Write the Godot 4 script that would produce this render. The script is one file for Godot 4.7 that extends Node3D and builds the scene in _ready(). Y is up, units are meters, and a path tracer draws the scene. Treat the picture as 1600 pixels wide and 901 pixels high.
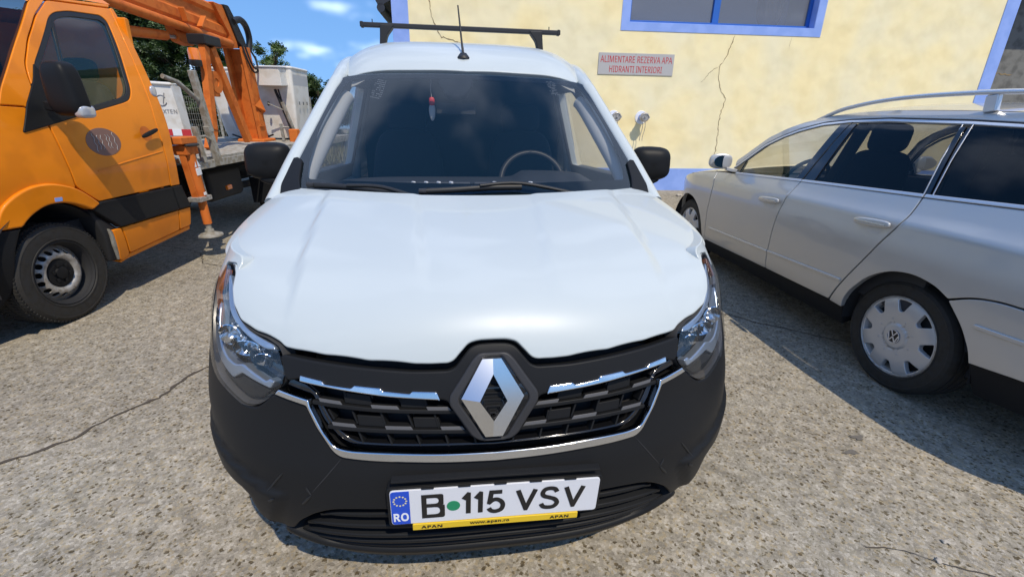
extends Node3D
# A white delivery van parked nose-out in a yard between an orange lift truck and a silver estate car, in front of a yellow building.

class Shape:
	# collects triangles of one part; every triangle is wound to agree with its vertex normals
	var v := PackedVector3Array()
	var n := PackedVector3Array()
	var uv := PackedVector2Array()
	var col := PackedColorArray()
	var ix := PackedInt32Array()

	func vert(p: Vector3, nn: Vector3, u := Vector2.ZERO) -> int:
		v.append(p); n.append(nn); uv.append(u)
		return v.size() - 1

	func tri(a: int, b: int, c: int) -> void:
		var g := (v[b] - v[a]).cross(v[c] - v[a])
		if g.dot(n[a] + n[b] + n[c]) > 0.0:
			ix.append(a); ix.append(c); ix.append(b)
		else:
			ix.append(a); ix.append(b); ix.append(c)

	func quad(a: int, b: int, c: int, d: int) -> void:
		tri(a, b, c); tri(a, c, d)

	func face(pts: Array) -> void:
		var nn: Vector3 = (pts[1] - pts[0]).cross(pts[2] - pts[0]).normalized()
		var k: Array = []
		for p in pts:
			k.append(vert(p, nn))
		for i in range(1, pts.size() - 1):
			tri(k[0], k[i], k[i + 1])

	func box(c: Vector3, size: Vector3, b := Basis(), bev := 0.004) -> void:
		var h := size * 0.5
		bev = minf(bev, minf(h.x, minf(h.y, h.z)) * 0.45)
		var id := {}
		for ax in 3:
			for s in [-1, 1]:
				var nn := Vector3.ZERO
				nn[ax] = s
				for s1 in [-1, 1]:
					for s2 in [-1, 1]:
						var q := Vector3.ZERO
						var a1: int = (ax + 1) % 3
						var a2: int = (ax + 2) % 3
						q[ax] = s * h[ax]; q[a1] = s1 * (h[a1] - bev); q[a2] = s2 * (h[a2] - bev)
						var key := Vector3i.ZERO
						key[ax] = s; key[a1] = s1; key[a2] = s2
						id[[ax, key]] = vert(c + b * q, b * nn)
		for ax in 3:
			var a1: int = (ax + 1) % 3
			var a2: int = (ax + 2) % 3
			for s in [-1, 1]:
				var k: Array = []
				for t in [[-1, -1], [1, -1], [1, 1], [-1, 1]]:
					var key := Vector3i.ZERO
					key[ax] = s; key[a1] = t[0]; key[a2] = t[1]
					k.append(id[[ax, key]])
				quad(k[0], k[1], k[2], k[3])
			for s1 in [-1, 1]:
				for s2 in [-1, 1]:
					var k1 := Vector3i.ZERO
					k1[ax] = -1; k1[a1] = s1; k1[a2] = s2
					var k2 := k1
					k2[ax] = 1
					quad(id[[a1, k1]], id[[a1, k2]], id[[a2, k2]], id[[a2, k1]])
		for s0 in [-1, 1]:
			for s1 in [-1, 1]:
				for s2 in [-1, 1]:
					var key := Vector3i(s0, s1, s2)
					tri(id[[0, key]], id[[1, key]], id[[2, key]])

	func bar(a: Vector3, b: Vector3, w: float, h: float, up := Vector3.UP, bev := 0.004) -> void:
		var y := (b - a).normalized()
		var x := y.cross(up)
		if x.length() < 0.01:
			x = y.cross(Vector3.RIGHT)
		x = x.normalized()
		box((a + b) * 0.5, Vector3(w, (b - a).length(), h), Basis(x, y, x.cross(y)), bev)

	func grid(rows: Array, round_u := false, round_v := false, turn := false) -> void:
		var m: int = rows.size()
		var k: int = rows[0].size()
		var start := v.size()
		for i in m:
			for j in k:
				var i0: int = (i - 1 + m) % m if round_u else maxi(i - 1, 0)
				var i1: int = (i + 1) % m if round_u else mini(i + 1, m - 1)
				var j0: int = (j - 1 + k) % k if round_v else maxi(j - 1, 0)
				var j1: int = (j + 1) % k if round_v else mini(j + 1, k - 1)
				var nn: Vector3 = (rows[i1][j] - rows[i0][j]).cross(rows[i][j1] - rows[i][j0])
				if nn.length() > 1e-12:
					nn = nn.normalized()
				else:   # a pole: look away from the next row
					var mid := Vector3.ZERO
					var near: Array = rows[1] if i == 0 else rows[m - 2]
					for q in near:
						mid += q / k
					nn = (rows[i][j] - mid).normalized() * (-1.0 if turn else 1.0)
				vert(rows[i][j], -nn if turn else nn, Vector2(float(i) / m, float(j) / k))
		for i in (m if round_u else m - 1):
			for j in (k if round_v else k - 1):
				var a := start + i * k + j
				var b := start + ((i + 1) % m) * k + j
				var c := start + ((i + 1) % m) * k + (j + 1) % k
				var d := start + i * k + (j + 1) % k
				quad(a, b, c, d)

	func tube(path: Array, r, sides := 10, caps := true, flat := 1.0, closed := false) -> void:
		# r: a radius or one per point
		var m := path.size()
		var x := Vector3.ZERO
		var start := v.size()
		for i in m:
			var t: Vector3
			if closed:
				t = (path[(i + 1) % m] - path[(i - 1 + m) % m]).normalized()
			else:
				t = (path[mini(i + 1, m - 1)] - path[maxi(i - 1, 0)]).normalized()
			if i == 0:
				x = t.cross(Vector3.UP)
				if x.length() < 0.1:
					x = t.cross(Vector3.RIGHT)
			x = (x - t * x.dot(t)).normalized()
			var y := x.cross(t)
			var rr: float = r[i] if r is Array else r
			for j in sides:
				var a := TAU * j / sides
				vert(path[i] + x * cos(a) * rr + y * sin(a) * rr * flat, (x * cos(a) + y * sin(a) / flat).normalized())
		for i in (m if closed else m - 1):
			for j in sides:
				var i2 := (i + 1) % m
				quad(start + i * sides + j, start + i2 * sides + j, start + i2 * sides + (j + 1) % sides, start + i * sides + (j + 1) % sides)
		if caps and not closed:
			for e in [0, m - 1]:
				var nn: Vector3 = ((path[0] - path[1]) if e == 0 else (path[m - 1] - path[m - 2])).normalized()
				var k: Array = []
				for j in sides:
					k.append(vert(v[start + e * sides + j], nn))
				for j in range(1, sides - 1):
					tri(k[0], k[j], k[j + 1])

	func lathe(prof: Array, xf: Transform3D, seg := 32, sharp := 0.7) -> void:
		# prof: Vector2(radius, height along local y); edges sharper than `sharp` radians keep a crease
		var m := prof.size()
		var ns: Array = []
		for i in m - 1:
			var d: Vector2 = (prof[i + 1] - prof[i]).normalized()
			ns.append(Vector2(d.y, -d.x))
		for i in m - 1:
			var n0: Vector2 = ns[i]
			var n1: Vector2 = ns[i]
			if i > 0 and absf(ns[i - 1].angle_to(ns[i])) < sharp:
				n0 = (ns[i - 1] + ns[i]).normalized()
			if i < m - 2 and absf(ns[i].angle_to(ns[i + 1])) < sharp:
				n1 = (ns[i] + ns[i + 1]).normalized()
			var start := v.size()
			for j in seg + 1:
				var a := TAU * j / seg
				var cs := Vector3(cos(a), 0, sin(a))
				vert(xf * (cs * prof[i].x + Vector3.UP * prof[i].y), xf.basis * (cs * n0.x + Vector3.UP * n0.y))
				vert(xf * (cs * prof[i + 1].x + Vector3.UP * prof[i + 1].y), xf.basis * (cs * n1.x + Vector3.UP * n1.y))
			for j in seg:
				quad(start + j * 2, start + j * 2 + 1, start + j * 2 + 3, start + j * 2 + 2)

	func at(P: Callable, q: Vector2, sg: float) -> Array:
		var p: Vector3 = P.call(q)
		var du: Vector3 = P.call(q + Vector2(0.001, 0)) - p
		var dv: Vector3 = P.call(q + Vector2(0, 0.001)) - p
		return [p, (du.cross(dv) * sg).normalized()]

	# A piece of the surface P inside the outline `poly`, with a rounded edge of radius rnd that turns down by rim behind it.
	func patch(P: Callable, poly: PackedVector2Array, step: float, sg: float, rim := 0.01, rnd := 0.003, holes: Array = [], back := false) -> void:
		var rings: Array = []
		for h in range(-1, holes.size()):
			var r: PackedVector2Array = poly if h < 0 else holes[h]
			if Geometry2D.is_polygon_clockwise(r) != (h >= 0):
				r = r.duplicate()
				r.reverse()
			rings.append(dense(r, step * 0.6))
		var inner: Array = []
		var outs: Array = []
		var lo := Vector2(1e9, 1e9)
		var hi := Vector2(-1e9, -1e9)
		for r in rings:
			var m: int = r.size()
			var inn := PackedVector2Array()
			var oo := PackedVector2Array()
			for i in m:
				var d0: Vector2 = (r[i] - r[(i - 1 + m) % m]).normalized()
				var d1: Vector2 = (r[(i + 1) % m] - r[i]).normalized()
				var o := Vector2(d0.y + d1.y, -d0.x - d1.x)
				o = o / maxf(o.length_squared() * 0.5, 0.35)
				oo.append(o)
				var q: Vector2 = r[i] - o * rnd
				inn.append(q)
				lo = lo.min(q)
				hi = hi.max(q)
			inner.append(inn)
			outs.append(oo)
		var nx := int(ceil((hi.x - lo.x) / step)) + 1
		var ny := int(ceil((hi.y - lo.y) / step)) + 1
		lo -= Vector2(0.37, 0.41) * step * 0.01
		var marked := PackedByteArray()
		marked.resize(nx * ny)
		for r in inner:
			for i in r.size():
				var a: Vector2 = (r[i] - lo) / step
				var b: Vector2 = (r[(i + 1) % r.size()] - lo) / step
				for cx in range(maxi(int(floor(minf(a.x, b.x))), 0), mini(int(floor(maxf(a.x, b.x))), nx - 1) + 1):
					for cy in range(maxi(int(floor(minf(a.y, b.y))), 0), mini(int(floor(maxf(a.y, b.y))), ny - 1) + 1):
						marked[cx * ny + cy] = 1
		var node := {}
		for cx in nx:
			for cy in ny:
				var p0 := lo + Vector2(cx, cy) * step
				if marked[cx * ny + cy]:
					var cell := PackedVector2Array([p0, p0 + Vector2(step, 0), p0 + Vector2(step, step), p0 + Vector2(0, step)])
					var bits: Array = Geometry2D.intersect_polygons(cell, inner[0])
					for h in range(1, inner.size()):
						var next: Array = []
						for bit in bits:
							next.append_array(Geometry2D.clip_polygons(bit, inner[h]))
						bits = next
					for bit in bits:
						if bit.size() < 3:
							continue
						var ts := Geometry2D.triangulate_polygon(bit)
						var ids: Array = []
						for q in bit:
							var e := at(P, q, sg)
							ids.append(vert(e[0], e[1], q))
						for t in range(0, ts.size(), 3):
							tri(ids[ts[t]], ids[ts[t + 1]], ids[ts[t + 2]])
				else:
					var mid := p0 + Vector2(step, step) * 0.5
					if not Geometry2D.is_point_in_polygon(mid, inner[0]):
						continue
					var skip := false
					for h in range(1, inner.size()):
						if Geometry2D.is_point_in_polygon(mid, inner[h]):
							skip = true
					if skip:
						continue
					var k: Array = []
					for t in [[0, 0], [1, 0], [1, 1], [0, 1]]:
						var key := Vector2i(cx + t[0], cy + t[1])
						if not node.has(key):
							var q := lo + Vector2(key) * step
							var e := at(P, q, sg)
							node[key] = vert(e[0], e[1], q)
						k.append(node[key])
					quad(k[0], k[1], k[2], k[3])
		if rim <= 0.0 and rnd <= 0.0:
			return
		for ri in inner.size():
			var r: PackedVector2Array = inner[ri]
			var m := r.size()
			var rows: Array = []
			for i in m:
				var e := at(P, r[i], sg)
				var N: Vector3 = e[1]
				var T: Vector3 = (P.call(r[i] + outs[ri][i] * 0.002) - e[0])
				T = (T - N * T.dot(N)).normalized()
				var col_ids: Array = []
				for k in 4:
					var a := PI / 2 * minf(k, 2) / 2.0
					var p: Vector3 = e[0] + T * rnd * sin(a) - N * rnd * (1.0 - cos(a))
					if k == 3:
						p -= N * rim
					col_ids.append(vert(p, (N * cos(a) + T * sin(a)).normalized(), r[i]))
				rows.append(col_ids)
			for i in m:
				var c0: Array = rows[i]
				var c1: Array = rows[(i + 1) % m]
				for k in 3:
					quad(c0[k], c1[k], c1[k + 1], c0[k + 1])
		if back:
			var ts := Geometry2D.triangulate_polygon(rings[0])
			if holes.is_empty() and ts.size():
				var ids: Array = []
				for q in rings[0]:
					var e := at(P, q, sg)
					ids.append(vert(e[0] - e[1] * (rim + rnd), -e[1], q))
				for t in range(0, ts.size(), 3):
					tri(ids[ts[t]], ids[ts[t + 1]], ids[ts[t + 2]])

	static func dense(r: PackedVector2Array, most: float) -> PackedVector2Array:
		var o := PackedVector2Array()
		for i in r.size():
			var a := r[i]
			var b := r[(i + 1) % r.size()]
			if a.distance_to(b) < 1e-5:
				continue
			var k := maxi(1, int(ceil(a.distance_to(b) / most)))
			for j in k:
				o.append(a.lerp(b, float(j) / k))
		return o

	func mesh() -> ArrayMesh:
		var a: Array = []
		a.resize(Mesh.ARRAY_MAX)
		a[Mesh.ARRAY_VERTEX] = v
		a[Mesh.ARRAY_NORMAL] = n
		a[Mesh.ARRAY_TEX_UV] = uv
		if col.size() == v.size() and col.size():
			a[Mesh.ARRAY_COLOR] = col
		a[Mesh.ARRAY_INDEX] = ix
		var m := ArrayMesh.new()
		m.add_surface_from_arrays(Mesh.PRIMITIVE_TRIANGLES, a)
		return m


var M := {}
var rng := RandomNumberGenerator.new()


func put(called: String, s, m: String, parent: Node3D) -> MeshInstance3D:
	var o := MeshInstance3D.new()
	o.name = called
	o.mesh = s.mesh() if s is Shape else s
	o.material_override = M[m]
	parent.add_child(o, true)
	return o


func thing(called: String, label: String, category: String, xf := Transform3D(), group := "") -> Node3D:
	var o := Node3D.new()
	o.name = called
	o.transform = xf
	add_child(o, true)
	tag(o, label, category, group)
	return o


func tag(o: Node, label: String, category: String, group := "") -> void:
	o.set_meta("label", label)
	o.set_meta("category", category)
	if group:
		o.set_meta("group", group)


func structure(called: String, s, m: String) -> MeshInstance3D:
	var o := put(called, s, m, self)
	o.set_meta("kind", "structure")
	return o


# outline from x, y, corner radius triples
func rp(a: Array) -> PackedVector2Array:
	var o := PackedVector2Array()
	var k := a.size() / 3
	for i in k:
		var p := Vector2(a[i * 3], a[i * 3 + 1])
		var r: float = a[i * 3 + 2]
		var p0 := Vector2(a[((i - 1 + k) % k) * 3], a[((i - 1 + k) % k) * 3 + 1])
		var p1 := Vector2(a[((i + 1) % k) * 3], a[((i + 1) % k) * 3 + 1])
		if r <= 0.0:
			o.append(p)
			continue
		var t := minf(r, minf(p.distance_to(p0), p.distance_to(p1)) * 0.48)
		var q0 := p + (p0 - p).normalized() * t
		var q1 := p + (p1 - p).normalized() * t
		var steps := 5
		for j in steps + 1:
			var f := float(j) / steps
			o.append(q0.lerp(p, f).lerp(p.lerp(q1, f), f))
	return o


# right half of a symmetric outline, from the middle to the middle
func symm(a: Array) -> Array:
	var o := a.duplicate()
	for i in range(a.size() / 3 - 1, -1, -1):
		if absf(a[i * 3]) > 1e-6:
			o.append_array([-a[i * 3], a[i * 3 + 1], a[i * 3 + 2]])
	return o


func mir(a: Array) -> Array:
	var o: Array = []
	for i in range(a.size() / 3 - 1, -1, -1):
		o.append_array([-a[i * 3], a[i * 3 + 1], a[i * 3 + 2]])
	return o


func circ(c: Vector2, rx: float, ry: float, k := 24) -> PackedVector2Array:
	var o := PackedVector2Array()
	for i in k:
		o.append(c + Vector2(cos(TAU * i / k) * rx, sin(TAU * i / k) * ry))
	return o


# smooth curve through a table of values
func spl(xs: Array, ys: Array, x: float) -> float:
	var k := xs.size()
	if x <= xs[0]:
		return ys[0]
	if x >= xs[k - 1]:
		return ys[k - 1]
	var i := 0
	while x > xs[i + 1]:
		i += 1
	var h: float = xs[i + 1] - xs[i]
	var d: float = (ys[i + 1] - ys[i]) / h
	var m0: float = 0.0 if i == 0 else (ys[i + 1] - ys[i - 1]) / (xs[i + 1] - xs[i - 1])
	var m1: float = 0.0 if i == k - 2 else (ys[i + 2] - ys[i]) / (xs[i + 2] - xs[i])
	if i == 0:
		m0 = d
	if i == k - 2:
		m1 = d
	var t: float = (x - xs[i]) / h
	return ys[i] * (1 - t) * (1 - t) * (1 + 2 * t) + m0 * h * t * (1 - t) * (1 - t) + ys[i + 1] * t * t * (3 - 2 * t) + m1 * h * t * t * (t - 1)


# inner skin of a wheel arch: the upper part of a drum, open below
func wheel_well(parent: Node3D, at: Vector3, r: float, depth: float) -> void:
	var s := Shape.new()
	var rows: Array = [[], [], []]
	for i in 21:
		var a := lerpf(-0.12, PI + 0.12, i / 20.0)
		for k in 3:
			rows[k].append(at + Vector3(depth if k > 0 else 0.0, 0, 0) + Vector3(0, sin(a), cos(a)) * (r if k < 2 else 0.02))
	s.grid(rows)
	put("wheel_well", s, "dark", parent)


func lin(r: float, g: float, b: float) -> Color:
	return Color(r, g, b).linear_to_srgb()


func mat(called: String, c: Color, rough := 0.6, metal := 0.0, coat := 0.0) -> StandardMaterial3D:
	var m := StandardMaterial3D.new()
	m.resource_name = called
	m.albedo_color = c
	m.roughness = rough
	m.metallic = metal
	if coat > 0.0:
		m.clearcoat_enabled = true
		m.clearcoat = coat
		m.clearcoat_roughness = 0.03
	M[called] = m
	return m


func lettering(called: String, text: String, height: float, width: float, depth: float, m: String, xf: Transform3D, parent: Node3D, bold := true) -> MeshInstance3D:
	# flat letters, cap height and total width as given, centred on xf and facing its +z
	var f := SystemFont.new()
	f.font_names = PackedStringArray(["Droid Sans"])
	f.font_weight = 700 if bold else 400
	var t := TextMesh.new()
	t.font = f
	t.text = text
	t.font_size = 64
	t.pixel_size = 0.01
	t.depth = 0.02
	t.curve_step = 1.0
	var o := MeshInstance3D.new()
	o.name = called
	o.mesh = t
	o.material_override = M[m]
	var bb := t.get_aabb()
	var sx := width / bb.size.x
	var sy := height / bb.size.y
	o.transform = xf * Transform3D(Basis.from_scale(Vector3(sx, sy, depth / maxf(bb.size.z, 0.001))), -(bb.position + bb.size * 0.5) * Vector3(sx, sy, 0))
	parent.add_child(o, true)
	return o


func slope(z: float) -> float:
	var t := clampf(-z, 1.2, 9.0) - 1.2
	return 0.0066 * t * t


func _ready() -> void:
	rng.seed = 7
	make_view()
	make_materials()
	make_ground()
	make_building()
	make_background()
	make_van()
	make_wagon()
	make_truck()
	make_small_things()


func make_view() -> void:
	var cam := Camera3D.new()
	cam.name = "camera"
	cam.fov = 66.74
	cam.near = 0.05
	cam.far = 600.0
	add_child(cam)
	cam.transform = Transform3D(Basis(Vector3.UP, deg_to_rad(-7.545)) * Basis(Vector3.RIGHT, deg_to_rad(-19.82)) * Basis(Vector3.BACK, deg_to_rad(0.886)), Vector3(-0.0804, 1.3594, 0.8643))
	cam.current = true
	var sky := ProceduralSkyMaterial.new()
	sky.sky_top_color = lin(0.055, 0.165, 0.43)
	sky.sky_horizon_color = lin(0.20, 0.39, 0.68)
	sky.sky_curve = 0.20
	sky.ground_bottom_color = lin(0.20, 0.18, 0.14)
	sky.ground_horizon_color = lin(0.30, 0.30, 0.28)
	sky.sky_cover = ImageTexture.create_from_image(clouds())
	sky.sky_energy_multiplier = 1.22
	var env := Environment.new()
	env.background_mode = Environment.BG_SKY
	env.sky = Sky.new()
	env.sky.sky_material = sky
	env.tonemap_mode = Environment.TONE_MAPPER_LINEAR
	env.tonemap_exposure = 1.06
	env.sdfgi_enabled = true
	env.ssao_enabled = true
	env.ssil_enabled = true
	var we := WorldEnvironment.new()
	we.name = "world_environment"
	we.environment = env
	add_child(we)
	var sun := DirectionalLight3D.new()
	sun.name = "sun"
	sun.light_energy = 1.22
	sun.light_color = Color(1.0, 0.955, 0.88)
	sun.light_angular_distance = 0.5
	sun.shadow_enabled = true
	add_child(sun)
	sun.look_at_from_position(Vector3.ZERO, -Vector3(0.26, 1.0, 0.66), Vector3.UP)


func clouds() -> Image:
	# scattered fair-weather clouds over the whole sky, thin streaks among them
	var f := FastNoiseLite.new()
	f.seed = 11
	f.frequency = 1.6
	f.fractal_octaves = 5
	var f2 := FastNoiseLite.new()
	f2.seed = 4
	f2.frequency = 0.55
	f2.fractal_octaves = 3
	var im := Image.create(1024, 512, false, Image.FORMAT_RGBA8)
	for y in 256:
		var el := PI / 2 - PI * (y + 0.5) / 512.0
		for x in 1024:
			var az := TAU * (x + 0.5) / 1024.0
			var d := Vector3(sin(az) * cos(el), sin(el), cos(az) * cos(el))
			var p := d / (d.y + 0.18)
			var a := f.get_noise_3d(p.x * 1.0, 0.0, p.z * 1.7) + 0.75 * f2.get_noise_3d(p.x, 3.0, p.z)
			var c := smoothstep(0.08, 0.50, a) * 0.9
			im.set_pixel(x, y, Color(0.95, 0.97, 1.0, c * smoothstep(0.0, 0.08, d.y) * 0.75))
	return im


func noise_tex(seed_: int, freq: float, colors: Array, offs: Array, size := 512, octaves := 4, kind := FastNoiseLite.TYPE_SIMPLEX_SMOOTH) -> NoiseTexture2D:
	var f := FastNoiseLite.new()
	f.seed = seed_
	f.noise_type = kind
	f.frequency = freq
	f.fractal_octaves = octaves
	var g := Gradient.new()
	g.offsets = PackedFloat32Array(offs)
	g.colors = PackedColorArray(colors)
	var t := NoiseTexture2D.new()
	t.width = size
	t.height = size
	t.seamless = true
	t.noise = f
	t.color_ramp = g
	return t


func rough_tex(seed_: int, freq: float, lo: float, hi: float) -> NoiseTexture2D:
	return noise_tex(seed_, freq, [Color(lo, lo, lo), Color(hi, hi, hi)], [0.25, 0.8], 512, 4)


func tri(m: StandardMaterial3D, scale: float, world := true) -> void:
	m.uv1_triplanar = true
	m.uv1_world_triplanar = world
	m.uv1_scale = Vector3.ONE * scale


func make_materials() -> void:
	var m: StandardMaterial3D
	m = mat("white_paint", lin(0.465, 0.505, 0.50), 0.45, 0.0, 0.45)
	m.roughness_texture = rough_tex(3, 0.01, 0.38, 0.46); m.roughness = 1.0; tri(m, 0.7)
	m = mat("orange_paint", lin(0.80, 0.232, 0.005), 0.42, 0.0, 0.3)
	m.metallic_specular = 0.32
	m.albedo_texture = noise_tex(5, 0.008, [Color(0.93, 0.92, 0.92), Color(1, 1, 1)], [0.3, 0.6]); tri(m, 0.6)
	m = mat("old_orange_paint", lin(0.60, 0.155, 0.028), 0.6)
	m.metallic_specular = 0.3
	m.albedo_texture = noise_tex(6, 0.012, [Color(0.88, 0.84, 0.80), Color(1, 1, 1), Color(0.97, 1.0, 1.0)], [0.2, 0.5, 0.8]); tri(m, 0.9)
	m = mat("silver_paint", lin(0.51, 0.50, 0.475), 0.36, 0.40, 1.0)
	m.roughness_texture = rough_tex(8, 0.012, 0.33, 0.42); m.roughness = 1.0; tri(m, 0.8)
	m = mat("black_plastic", lin(0.013, 0.0135, 0.0145), 0.45)
	m.metallic_specular = 0.24
	m.normal_enabled = true; m.normal_scale = 0.12; m.normal_texture = grain_normal(); tri(m, 9.0)
	m = mat("grey_plastic", lin(0.032, 0.032, 0.034), 0.42)
	m.metallic_specular = 0.35
	m.normal_enabled = true; m.normal_scale = 0.10; m.normal_texture = M["black_plastic"].normal_texture; tri(m, 9.0)
	mat("silver_plastic", lin(0.11, 0.11, 0.115), 0.4, 0.2)
	mat("bright_strip", lin(0.62, 0.63, 0.65), 0.25, 0.45, 0.8)
	mat("gloss_black", lin(0.008, 0.008, 0.009), 0.10, 0.0, 0.5)
	mat("dark", lin(0.012, 0.012, 0.013), 0.8)
	mat("interior_dark", lin(0.020, 0.022, 0.026), 0.75)
	mat("interior_grey", lin(0.30, 0.31, 0.31), 0.7)
	mat("seat_cloth", lin(0.013, 0.014, 0.016), 0.9)
	mat("chrome", lin(0.70, 0.71, 0.72), 0.14, 1.0)
	mat("satin_metal", lin(0.50, 0.51, 0.53), 0.28, 1.0)
	mat("alloy", lin(0.50, 0.50, 0.50), 0.40, 0.4, 0.5)
	m = mat("steel", lin(0.42, 0.41, 0.39), 0.45, 0.45)
	m.albedo_texture = noise_tex(21, 0.02, [Color(0.84, 0.81, 0.77), Color(1, 1, 1)], [0.25, 0.6]); tri(m, 2.0)
	m = mat("galvanised", lin(0.36, 0.35, 0.31), 0.6, 0.25)
	m.albedo_texture = noise_tex(22, 0.02, [Color(0.82, 0.78, 0.72), Color(1, 1, 1)], [0.25, 0.6]); tri(m, 1.2)
	m = mat("rubber", lin(0.018, 0.018, 0.018), 0.75)
	m.albedo_texture = noise_tex(23, 0.015, [Color(1, 1, 1), Color(1.0, 0.95, 0.85), Color(0.8, 0.75, 0.7)], [0.3, 0.6, 0.9]); tri(m, 2.5, false)
	mat("seal", lin(0.010, 0.010, 0.010), 0.55)
	m = mat("screen_glass", Color(0.09, 0.19, 0.20, 0.15), 0.0)
	m.transparency = BaseMaterial3D.TRANSPARENCY_ALPHA
	m.metallic_specular = 0.46
	m = mat("side_glass", Color(0.14, 0.24, 0.18, 0.30), 0.0)
	m.transparency = BaseMaterial3D.TRANSPARENCY_ALPHA
	m = mat("tinted_glass", Color(0.015, 0.035, 0.032, 0.66), 0.0)
	m.metallic_specular = 0.35
	m.transparency = BaseMaterial3D.TRANSPARENCY_ALPHA
	m = mat("green_glass", Color(0.10, 0.36, 0.24, 0.55), 0.0)
	m.transparency = BaseMaterial3D.TRANSPARENCY_ALPHA
	m = mat("green_side_glass", Color(0.32, 0.50, 0.24, 0.40), 0.0)
	m.transparency = BaseMaterial3D.TRANSPARENCY_ALPHA
	m = mat("lens", Color(0.6, 0.65, 0.7, 0.02), 0.0)
	m.transparency = BaseMaterial3D.TRANSPARENCY_ALPHA
	mat("amber_reflector", lin(0.14, 0.05, 0.025), 0.3, 0.0, 0.3)
	mat("lamp_silver", lin(0.33, 0.39, 0.47), 0.28, 0.75)  # blue tint stands in for sky reflected in the lamp metal
	mat("lamp_grey", lin(0.05, 0.05, 0.052), 0.3)
	m = mat("amber_lens", lin(0.75, 0.20, 0.02), 0.15, 0.0, 0.6)
	m = mat("milky_lens", lin(0.46, 0.47, 0.49), 0.12, 0.2, 0.8)
	m = mat("frit", lin(0.004, 0.005, 0.008), 0.6)
	m.metallic_specular = 0.12
	mat("plate_white", lin(0.66, 0.67, 0.70), 0.28)
	mat("plate_blue", lin(0.012, 0.07, 0.52), 0.35)
	mat("plate_green", lin(0.01, 0.23, 0.10), 0.5)
	mat("ink", lin(0.008, 0.008, 0.009), 0.45)
	mat("yellow_strip", lin(0.70, 0.47, 0.02), 0.4)
	mat("star", lin(0.75, 0.70, 0.45), 0.5)
	mat("white_print", lin(0.75, 0.76, 0.78), 0.5)
	mat("red_print", lin(0.50, 0.025, 0.03), 0.5)
	mat("pale_print", lin(0.24, 0.24, 0.25), 0.6)
	mat("grey_print", lin(0.09, 0.09, 0.095), 0.6)
	mat("faded_sticker", lin(0.20, 0.11, 0.085), 0.7)
	mat("sign_board", lin(0.42, 0.41, 0.40), 0.5)
	mat("mirror", lin(0.85, 0.86, 0.88), 0.03, 1.0)
	# building
	m = mat("yellow_plaster", lin(0.875, 0.785, 0.49), 0.85)
	m.albedo_texture = noise_tex(31, 0.006, [Color(1.0, 0.975, 0.92), Color(1.0, 0.985, 0.955), Color(0.985, 0.98, 0.985), Color(0.97, 0.975, 1.0)], [0.18, 0.42, 0.62, 0.85], 1024, 3); tri(m, 0.11)
	m.detail_enabled = true
	m.detail_blend_mode = BaseMaterial3D.BLEND_MODE_MUL
	m.detail_uv_layer = BaseMaterial3D.DETAIL_UV_1
	m.detail_albedo = noise_tex(32, 0.03, [Color(0.97, 0.965, 0.95), Color(1, 1, 1)], [0.2, 0.55])
	m.normal_enabled = true; m.normal_scale = 0.06; m.normal_texture = M["black_plastic"].normal_texture
	m = mat("blue_paint", lin(0.26, 0.385, 0.77), 0.7)
	m.albedo_texture = noise_tex(33, 0.01, [Color(0.93, 0.95, 0.97), Color(1, 1, 1)], [0.25, 0.6]); tri(m, 0.5)
	mat("blue_frame", lin(0.02, 0.115, 0.44), 0.4)
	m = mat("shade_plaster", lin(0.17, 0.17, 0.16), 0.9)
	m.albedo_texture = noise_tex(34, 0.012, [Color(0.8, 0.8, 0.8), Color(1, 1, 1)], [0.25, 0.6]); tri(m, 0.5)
	m = mat("window_pane", Color(0.56, 0.57, 0.60, 0.50), 0.0)
	m.transparency = BaseMaterial3D.TRANSPARENCY_ALPHA
	mat("crack_dark", lin(0.07, 0.055, 0.04), 0.95)
	mat("oil", lin(0.13, 0.115, 0.095), 0.8)
	mat("wall_crack", lin(0.26, 0.19, 0.10), 0.95)
	mat("dot_grey", lin(0.16, 0.17, 0.18), 0.6)
	mat("grp_shade", lin(0.50, 0.50, 0.50), 0.45)  # darker copy of the tub white, with shade put into the colour
	mat("roof_metal", lin(0.02, 0.022, 0.03), 0.5)
	m = mat("grp_white", lin(0.72, 0.70, 0.65), 0.4)
	m.albedo_texture = noise_tex(35, 0.012, [Color(0.93, 0.91, 0.88), Color(1, 1, 1)], [0.22, 0.55]); tri(m, 0.5)
	mat("grp_grey", lin(0.36, 0.37, 0.40), 0.45)
	m = mat("wood_deck", lin(0.36, 0.34, 0.29), 0.85)
	m.albedo_texture = noise_tex(36, 0.02, [Color(0.78, 0.75, 0.70), Color(1, 1, 1)], [0.2, 0.65]); tri(m, 1.0)
	m = mat("bark", lin(0.07, 0.05, 0.035), 0.9)
	m = mat("leaf", lin(1, 1, 1), 0.55)
	m.vertex_color_use_as_albedo = true
	m.backlight_enabled = true
	m.backlight = Color(0.45, 0.60, 0.22)
	m = mat("grass", lin(1, 1, 1), 0.7)
	m.vertex_color_use_as_albedo = true
	m = mat("stone", lin(0.40, 0.36, 0.30), 0.9)
	m = mat("concrete", Color(1, 1, 1), 0.9)
	var pair := concrete_images()
	m.albedo_texture = ImageTexture.create_from_image(pair[0])
	m.normal_enabled = true
	m.normal_scale = 0.8
	m.normal_texture = ImageTexture.create_from_image(pair[1])
	m.vertex_color_use_as_albedo = true
	m.metallic_specular = 0.3
	tri(m, 1.0 / 2.1)


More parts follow.
